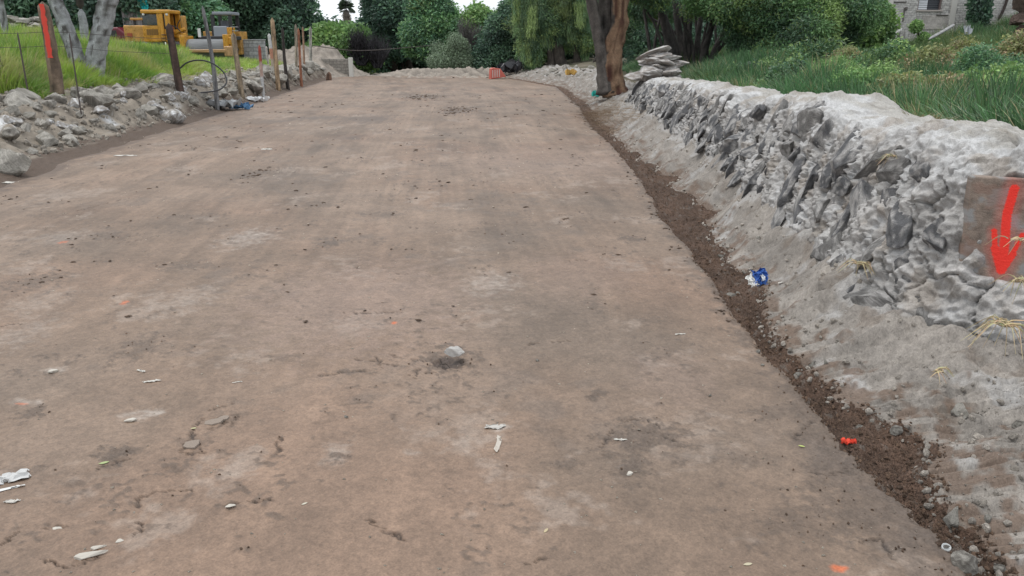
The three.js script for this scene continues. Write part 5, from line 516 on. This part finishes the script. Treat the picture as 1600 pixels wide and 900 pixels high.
{
  const D = 43.5, org = P(240, 70, D); org.y = hillH(org.x, D) - 0.2; const t = thing('grader', 'old yellow grader with a square cab and long hood standing in tall grass', 'grader', [org.x, org.y, org.z]); const L = (x, y) => P(x, y, D).sub(org);
  const rect = (name, x0, y0, x1, y1, z, dep, m, rad = 0.03) => { const a = L(x0, y1), b = L(x1, y0), w = Math.abs(b.x - a.x), h = Math.abs(b.y - a.y); const g = part(t, name, new RoundedBoxGeometry(w, h, dep, 2, Math.min(rad, w * 0.3, h * 0.3, dep * 0.3)), m); g.position.set((a.x + b.x) / 2, (a.y + b.y) / 2, z); return g; };
  rect('hood', 203, 40, 233, 66, 0, 1.1, Yo, 0.06); rect('hood', 233, 40, 259, 66, 0.04, 1.14, Y, 0.06); rect('hood_grille', 202.2, 44, 204, 62, 0, 0.8, blk, 0.01); rect('side_panel', 207, 52, 214, 58, 0.56, 0.03, std(0.3, 0.07, 0.03, 0.7), 0.01); rect('muffler_cover', 205, 28, 225, 31.5, -0.1, 0.5, Yo); for (const x of [208, 222]) rect('cover_support', x, 31, x + 2, 41, -0.1, 0.07, blk, 0.01);
  const st = part(t, 'exhaust_stack', new THREE.LatheGeometry([[0, 0], [0.16, 0], [0.14, 0.32], [0.1, 0.36], [0, 0.36]].map(([a, b]) => new THREE.Vector2(a, b)), 20), Y), sp = L(237, 41); st.position.set(sp.x, sp.y, 0.1); const cp = part(t, 'stack_cap', new THREE.LatheGeometry([[0, 0.1], [0.16, 0.08], [0.2, 0.02], [0.18, 0], [0, 0]].map(([a, b]) => new THREE.Vector2(a, b)), 20), blk); cp.position.set(sp.x, sp.y + 0.36, 0.1);
  rect('cab_roof', 229, 16, 273, 22, 0, 1.5, Y, 0.06); for (const [x, z] of [[258, 0.66], [258, -0.66], [270, 0.66], [270, -0.66], [231, -0.66]]) rect('cab_post', x, 21.5, x + (x === 258 ? 4 : 2.5), 64, z, 0.1, Y, 0.02); rect('cab_window', 232, 23, 257.5, 40, 0.6, 0.02, glassM, 0.004); rect('cab_window', 262.5, 23, 269.5, 46, 0.6, 0.02, glassM, 0.004); rect('cab_interior', 234, 34, 256, 60, -0.2, 0.7, blk, 0.05); rect('cab_back', 228, 20, 272, 42, -0.74, 0.05, std(0.05, 0.055, 0.06, 0.5), 0.02); rect('cab_base', 259, 46, 272, 66, 0, 1.3, Y, 0.04);
  rect('red_tank', 266, 40, 274, 70, 0.4, 0.3, std(0.4, 0.1, 0.05, 0.6), 0.05); rect('articulation', 272, 50, 290, 60, 0, 0.6, Y, 0.08).rotation.z = -0.2; rect('lift_arm', 276, 46, 294, 51, 0.3, 0.16, Y, 0.05).rotation.z = 0.35; rect('mast', 288, 25, 292, 52, 0.2, 0.16, Yo, 0.03); rect('blade_arm', 290, 52, 296, 76, 0.3, 0.2, Y, 0.06).rotation.z = 0.12; rect('bracket', 282, 56, 292, 64, 0.1, 0.3, Yo, 0.06).rotation.z = -0.5;
  for (const pts of [[[262, 44], [274, 40], [288, 48]], [[270, 58], [282, 66], [292, 60]], [[288, 30], [283, 42], [290, 52]]]) part(t, 'hydraulic_hose', limb(pts.map(([x, y]) => L(x, y).add(V(0, 0, 0.5))), 0.025, 0.025, { rough: 0, radial: 6, color: () => [0.03, 0.03, 0.03] }), blk); for (const x of [232, 268]) rect('work_light', x, 22, x + 3, 25, 0.72, 0.08, std(0.6, 0.6, 0.58, 0.3), 0.02); for (let k = 0; k < 3; k++) rect('step', 262, 54 + k * 5, 268, 55 + k * 5, 0.72, 0.12, blk, 0.01); for (let k = 0; k < 5; k++) rect('vent_slot', 238 + k * 3.6, 46, 240 + k * 3.6, 55, 0.62, 0.02, std(0.2, 0.11, 0.03, 0.8), 0.004);
  for (const x of [214, 236, 284]) { const w = part(t, 'wheel', new THREE.TorusGeometry(0.34, 0.16, 12, 24), blk); const p = L(x, 78); w.position.set(p.x, 0.5, 0.55); const h = new THREE.Mesh(new THREE.CylinderGeometry(0.2, 0.2, 0.18, 18), Yo); h.name = 'rim'; h.rotation.x = Math.PI / 2; w.add(h); }
}
const boxAt = (parent, name, x0, x1, y0, y1, z0, z1, m, rad = 0.02) => { const w = x1 - x0, h = y1 - y0, d = z1 - z0; const g = new RoundedBoxGeometry(w, h, d, 2, Math.min(rad, w * 0.3, h * 0.3, d * 0.3)), p = g.attributes.position, uv = g.attributes.uv, n = g.attributes.normal; for (let i = 0; i < p.count; i++) uv.setXY(i, Math.abs(n.getX(i)) > 0.7 ? p.getZ(i) : p.getX(i), Math.abs(n.getY(i)) > 0.7 ? p.getZ(i) : p.getY(i)); const q = part(parent, name, g, m); q.position.set((x0 + x1) / 2, (y0 + y1) / 2, (z0 + z1) / 2); return q; };
function blockTex(size, rows_, cols_, seed, jointDark) { const r = rng(seed), tone = Array.from({ length: rows_ * cols_ }, () => 0.9 + 0.16 * r()), c = new Uint8Array(size * size * 4), b = new Uint8Array(size * size * 4); for (let j = 0; j < size; j++) for (let i = 0; i < size; i++) { const y = j / size * rows_, ry = Math.floor(y), x = i / size * cols_ + (ry % 2) * 0.5, rx = Math.floor(x) % cols_; const ex = Math.min(x % 1, 1 - x % 1) / cols_ * rows_, ey = Math.min(y % 1, 1 - y % 1); const wob = 0.03 * n2(i * 0.05, j * 0.05); const m = sm(0.03, 0.11, Math.min(ex, ey) + wob), v = tone[ry * cols_ + rx] * (0.9 + 0.16 * fbm(i * 0.02, j * 0.02, 4)) * lerp(jointDark, 1, m), k = (j * size + i) * 4; for (let q = 0; q < 3; q++) c[k + q] = clamp(v * 235, 0, 255), b[k + q] = 255 * clamp(m * 0.7 + 0.15 * fbm(i * 0.06, j * 0.06, 3) + 0.1, 0, 1); c[k + 3] = b[k + 3] = 255; } const mk = (d, s) => { const t = new THREE.DataTexture(d, size, size); t.wrapS = t.wrapT = THREE.RepeatWrapping; t.magFilter = THREE.LinearFilter; t.minFilter = THREE.LinearMipmapLinearFilter; t.generateMipmaps = true; if (s) t.colorSpace = THREE.SRGBColorSpace; t.needsUpdate = true; return t; }; return [mk(c, 1), mk(b, 0)]; }
const [bkC, bkB] = blockTex(512, 16, 6, 3, 0.82), [cbC, cbB] = blockTex(512, 10, 4, 4, 0.8);
const wallMat = (c, b, s, r, g, bl) => new THREE.MeshStandardMaterial({ color: C(r, g, bl), map: rep(c, s), bumpMap: rep(b, s), bumpScale: 0.012, roughness: 0.95 });
{ // block wall behind the roller
  const D = 44.5, a = P(366, 92, D), b = P(416, 92, D), m = wallMat(cbC, cbB, 0.5, 0.52, 0.53, 0.54); const t = thing('block_wall', 'low grey concrete block wall behind the tan post', 'wall', [a.x, hillH(a.x, D), -D]); t.userData.kind = 'thing'; boxAt(t, 'blocks', 0, b.x - a.x, -0.4, P(390, 63, D).y - hillH(a.x, D), -0.1, 0.1, m); boxAt(t, 'coping', -0.03, b.x - a.x + 0.03, P(390, 63, D).y - hillH(a.x, D), P(390, 61.5, D).y - hillH(a.x, D), -0.13, 0.13, std(0.3, 0.31, 0.32, 0.9));
  const D2 = 46, c = P(498, 100, D2), e = P(545, 100, D2), t2 = thing('low_wall', 'low earthen-grey garden wall ending in a pale concrete pier', 'wall', [c.x, 0, -D2]); t2.userData.kind = 'thing'; boxAt(t2, 'wall_run', 0, e.x - c.x, -0.3, P(520, 92, D2).y, -0.12, 0.12, wallMat(cbC, cbB, 0.6, 0.38, 0.35, 0.31)); boxAt(t2, 'pier', e.x - c.x, e.x - c.x + 0.22, -0.3, P(520, 90, D2).y, -0.14, 0.14, std(0.55, 0.54, 0.5, 0.9)).userData.label = 'pale concrete pier';
  // sheds and wreck at the top of the hillside
  const D3 = 46, s0 = P(192, 30, D3), gy = hillH(s0.x, D3), t3 = thing('shed', 'weathered grey plank shed with a teal sheet behind the grader', 'shed', [s0.x, gy, -D3]); const w = P(228, 30, D3).x - s0.x, h = P(200, 4, D3).y - gy; for (let i = 0; i < 8; i++) boxAt(t3, 'plank', i * w / 8, (i + 1) * w / 8 - 0.012, 0, h - 0.03 * (i % 3), -0.02 * (i % 2), 0.05, [std(0.22, 0.21, 0.21, 0.9), std(0.17, 0.165, 0.16, 0.9), std(0.26, 0.25, 0.24, 0.9)][i % 3], 0.01); boxAt(t3, 'side_wall', w, w + 0.05, 0, h, -2, 0.05, std(0.15, 0.15, 0.15, 0.9)); boxAt(t3, 'roof', -0.15, w + 0.2, h, h + 0.07, -2.1, 0.2, std(0.2, 0.2, 0.2, 0.8)); const ts = part(t3, 'teal_sheet', crumple(0.5, 0.6, 0.25, 31), sheetM(0.03, 0.42, 0.42)); ts.rotation.x = 1.3; ts.position.set(w + 0.15, h - 0.2, 0.2);
  const v = thing('parked_car', 'maroon parked car half hidden behind the forked tree', 'car', [P(176, 28, 45).x, hillH(P(176, 28, 45).x, 45), -45]), mar = std(0.14, 0.015, 0.03, 0.35); const sh = new THREE.Shape(); [[-1.6, 0.35], [-1.62, 0.75], [-1.1, 0.85], [-0.7, 1.28], [0.5, 1.3], [1.0, 0.9], [1.6, 0.8], [1.65, 0.35]].forEach(([x, y], i) => (i ? sh.lineTo(x, y) : sh.moveTo(x, y))); const cg = new THREE.ExtrudeGeometry(sh, { depth: 1.3, bevelSize: 0.08, bevelThickness: 0.08, bevelSegments: 3 }); cg.translate(0, 0, -0.65); part(v, 'body', cg, mar); boxAt(v, 'window', -0.62, 0.45, 0.9, 1.22, 0.725, 0.745, blk, 0.008); for (const x of [-1.0, 1.0]) { const q = part(v, 'wheel', new THREE.TorusGeometry(0.24, 0.1, 10, 20), blk); q.position.set(x, 0.32, 0.66); } boxAt(v, 'bumper', -1.7, -1.55, 0.35, 0.5, -0.6, 0.6, blk, 0.03);
  const rp = rng(97); for (let i = 0; i < 12; i++) { const d = 40 + 2 * rp(), p = P(178 + 26 * rp(), 40, d), s = 0.25 + 0.2 * rp(); const m = add(new THREE.Mesh(rockG[i % 10], M.pale), 'concrete_lump'); m.scale.set(s * 1.4, s * 0.7, s); m.rotation.set(rp() * 0.5, rp() * 6, rp() * 0.4); m.position.set(p.x, hillH(p.x, d) + 0.25 + 0.3 * rp(), -d); tag(m, 'pale broken concrete lump piled beside the grader hood', 'rubble', 'concrete lumps beside the grader'); }
  const D4 = 62, p4 = P(336, 12, D4), t4 = thing('house', 'dark roofed house among trees behind the roller', 'house', [p4.x, 0.8, -D4]); boxAt(t4, 'wall', -1.6, 1.6, 0, 3.6, -3, 0, std(0.16, 0.14, 0.13, 0.9)); const rs = new THREE.Shape(); rs.moveTo(-2.1, 3.6); rs.lineTo(0.6, 5.1); rs.lineTo(2.2, 3.75); rs.lineTo(2.2, 3.6); const rg = new THREE.ExtrudeGeometry(rs, { depth: 3.6, bevelEnabled: false }); rg.translate(0, 0, -3.3); part(t4, 'roof', rg, std(0.08, 0.09, 0.11, 0.7)); boxAt(t4, 'eave_board', -2.1, 2.2, 3.45, 3.6, 0.3, 0.36, std(0.3, 0.28, 0.26, 0.8));
  const D5 = 84, p5 = P(548, 45, D5), t5 = thing('brick_house', 'brick-red gabled house glimpsed beneath the palm', 'house', [p5.x, 0, -D5]); boxAt(t5, 'wall', -1.3, 0.75, 0, P(548, 44, D5).y, -4, 0, wallMat(bkC, bkB, 1, 0.42, 0.19, 0.15)); const gs = new THREE.Shape(); gs.moveTo(-1.5, P(548, 44, D5).y); gs.lineTo(0.62, P(548, 38, D5).y); gs.lineTo(0.8, P(548, 44, D5).y); const gg = new THREE.ExtrudeGeometry(gs, { depth: 4.2, bevelEnabled: false }); gg.translate(0, 0, -4.1); part(t5, 'roof', gg, std(0.45, 0.22, 0.18, 0.85)); boxAt(t5, 'corner_post', 0.55, 0.7, P(548, 40, D5).y, P(548, 30, D5).y, -0.2, -0.05, std(0.5, 0.48, 0.44, 0.8));
}
{ // pale house above the grass slope
  const D = 31, x0 = P(1374, 70, D).x, y0 = 0.6, t = thing('pale_brick_house', 'pale whitewashed brick house standing above the grass slope', 'house', [x0, y0, -D]); const X = (px) => P(px, 40, D).x - x0, H = (py) => P(1450, py, D).y - y0; const bw = wallMat(bkC, bkB, 0.75, 0.72, 0.695, 0.66), pl = std(0.54, 0.515, 0.48, 0.95), lite = std(0.56, 0.54, 0.5, 0.95), dk = std(0.12, 0.11, 0.1, 0.9);
  const wx0 = X(1430), wx1 = X(1467), wy0 = H(15.5), wy1 = H(-16); // opening for the window
  boxAt(t, 'wall', 0, wx0, 0, 5.4, -0.25, 0, bw); boxAt(t, 'wall', wx1, 12, 0, 5.4, -0.25, 0, bw); boxAt(t, 'wall', wx0, wx1, 0, wy0, -0.25, 0, bw); boxAt(t, 'wall', wx0, wx1, wy1, 5.4, -0.25, 0, bw); boxAt(t, 'side_wall', 0, 0.25, 0, 5.4, -6, -0.25, bw); boxAt(t, 'roof', -0.3, 12.3, 5.4, 5.55, -6.3, 0.4, std(0.35, 0.34, 0.33, 0.9));
  const win = boxAt(t, 'window', wx0, wx1, wy0, wy1, -0.2, -0.17, std(0.03, 0.035, 0.045, 0.2), 0.005); const mid = (wx1 + wx0) / 2, fr = std(0.16, 0.12, 0.11, 0.6), off = win.position; const sub = (name, a, b, c, d, e, f, m) => { const q = boxAt(win, name, a, b, c, d, e, f, m, 0.006); q.position.sub(off); }; sub('frame', wx0, wx0 + 0.05, wy0, wy1, -0.16, -0.06, fr); sub('frame', wx1 - 0.05, wx1, wy0, wy1, -0.16, -0.06, fr); sub('sill', wx0 - 0.05, wx1 + 0.05, wy0 - 0.06, wy0, -0.15, 0.06, std(0.4, 0.36, 0.33, 0.8)); for (let k = 0; k < 9; k++) { const y = wy0 + 0.02 + k * (wy1 - wy0) / 9; sub('louvre_slat', wx0 + 0.05, mid - 0.05, y, y + (wy1 - wy0) / 9 - 0.015, -0.15, -0.1, std(0.62, 0.64, 0.67, 0.5)); sub('blind_slat', mid - 0.02, wx1 - 0.05, y, y + (wy1 - wy0) / 9 - 0.02, -0.16, -0.13, std(0.05, 0.055, 0.065, 0.5)); }
  boxAt(t, 'corner_column', -0.12, 0.3, 0, 5.4, -0.2, 0.06, pl); boxAt(t, 'infill', X(1386), X(1409), H(40), H(5), -0.02, 0.025, bw); boxAt(t, 'lintel', X(1384), X(1411), H(4.5), H(2.5), -0.02, 0.05, dk); boxAt(t, 'door_edge', X(1408), X(1410.5), H(34), H(12), -0.02, 0.05, dk); boxAt(t, 'plaster_patch', X(1440), X(1479), H(46), H(24), -0.02, 0.022, wallMat(grime.map, stoneTex.bump, 0.4, 0.56, 0.52, 0.48)); boxAt(t, 'ledge', X(1460), X(1478), H(24.4), H(23), -0.02, 0.06, dk); boxAt(t, 'column', X(1481), X(1490), 0, 5.4, -0.02, 0.04, pl); boxAt(t, 'drain_gap', X(1404), X(1408), H(70), H(48), -0.02, 0.02, dk); boxAt(t, 'cable_box', X(1410), X(1413), H(16), H(11), 0, 0.1, dk);
  part(t, 'drain_pipe', limb([V(X(1566), H(-8), 0.06), V(X(1563), H(10), 0.08), V(X(1556), H(34), 0.08)], 0.05, 0.05, { rough: 0, radial: 8, color: () => [0.08, 0.06, 0.055] }), woodM); part(t, 'drain_pipe', limb([V(X(1416), H(46), 0.08), V(X(1417), H(62), 0.1), V(X(1419), H(84), 0.16)], 0.045, 0.045, { rough: 0, radial: 8, color: () => [0.6, 0.6, 0.58] }), woodM).userData.label = 'white drain pipe';
  const an = thing('annex', 'small pale block annex with dark doorway at the house corner', 'building', [P(1332, 60, 33).x, 0.5, -33]); const ax = (px) => P(px, 40, 33).x - an.position.x, ay = (py) => P(1350, py, 33).y - 0.5; boxAt(an, 'wall', ax(1325), ax(1364), 0, ay(12), -0.2, 0, wallMat(cbC, cbB, 0.6, 0.56, 0.56, 0.56)); boxAt(an, 'doorway', ax(1364), ax(1371), 0, ay(-5), -0.3, -0.25, dk); boxAt(an, 'band', ax(1325), ax(1372), ay(5), ay(1), -0.2, 0.05, std(0.45, 0.22, 0.13, 0.8));
  const pk = add(new THREE.Mesh(limb([P(1380, 82, 28), P(1395, 60, 28.6), P(1409, 44, 29.2)], 0.06, 0.06, { square: true, rough: 0.02, color: () => [0.62, 0.62, 0.6] }), woodM), 'leaning_plank'); tag(pk, 'white plank leaning diagonally against the pale house', 'plank'); const pk2 = add(new THREE.Mesh(limb([P(1450, 62, 27), P(1472, 50, 27.4), P(1492, 38, 28)], 0.05, 0.05, { square: true, rough: 0.02, color: () => [0.5, 0.5, 0.5] }), woodM), 'leaning_plank'); tag(pk2, 'grey-white pole lying in the grass up the house slope', 'pole');
  const r = rng(99); [[1594, 74, 0.42], [1598, 52, 0.44], [1592, 30, 0.36], [1600, 10, 0.46], [1604, -14, 0.5]].forEach(([px, py, s], i) => { const p = P(px, py, 25.5), m = add(new THREE.Mesh(rockGeo(400 + i, { detail: 5, rough: 0.16, pale: -0.05, base: [0.12, 0.08, 0.065], dust: [0.26, 0.2, 0.17] }), M.stone), 'pier_stone'); m.scale.set(s, s * 0.9, s); m.rotation.set(r(), r() * 6, r()); m.position.copy(p); tag(m, 'reddish-brown rough stone in the rubble pier on the grass slope', 'stone', 'stones of the rubble pier'); }); { const p = P(1598, 95, 25.5), m = add(new THREE.Mesh(rockGeo(410, { detail: 4, pale: -0.2, base: [0.14, 0.09, 0.07] }), M.stone), 'pier_stone'); m.scale.set(0.55, 0.5, 0.55); m.position.copy(p); m.position.y = fieldH(p.x, 25.5) + 0.2; tag(m, 'broad reddish-brown foot stone of the rubble pier', 'stone'); }
  // rags and twigs dumped behind the wall
  const rag = (px, py, D, w, h, a, c, lb) => { const m = add(new THREE.Mesh(crumple(w, h, a, px), sheetM(...c)), 'dumped_rag'); m.position.copy(P(px, py, D)); m.position.y = Math.max(fieldH(m.position.x, D) + 0.02, m.position.y - a * 0.5); tag(m, lb, 'rag'); }; rag(1512, 188, 7.6, 0.3, 0.2, 0.2, [0.22, 0.22, 0.24], 'grey rag dumped in the weeds behind the wall'); rag(1502, 176, 7.9, 0.1, 0.08, 0.12, [0.3, 0.42, 0.5], 'pale blue scrap on the dumped rag'); rag(1530, 182, 7.8, 0.3, 0.16, 0.16, [0.05, 0.045, 0.045], 'blackish rag beside the grey one behind the wall'); rag(1512, 46, 26, 0.16, 0.14, 0.3, [0.5, 0.52, 0.56], 'light grey plastic bag in the grass below the vine');
  const g = []; for (let i = 0; i < 22; i++) { const a = P(1490 + 90 * r(), 185, 8.2 + r()), e = a.clone().add(V((r() - 0.5) * 0.6, 0.15 + 0.35 * r(), (r() - 0.5) * 0.6)); a.y = fieldH(a.x, -a.z); g.push(limb([a, a.clone().lerp(e, 0.5).add(V(0, 0.08, 0)), e], 0.008, 0.003, { radial: 4, segs: 6, color: bark(0.2, 0.16, 0.13) })); } const tw = add(new THREE.Mesh(mergeGeometries(g), barkM), 'twig_pile'); tag(tw, 'tangle of dead twigs among the weeds behind the wall', 'twigs');
}
renderer.render(scene, camera);
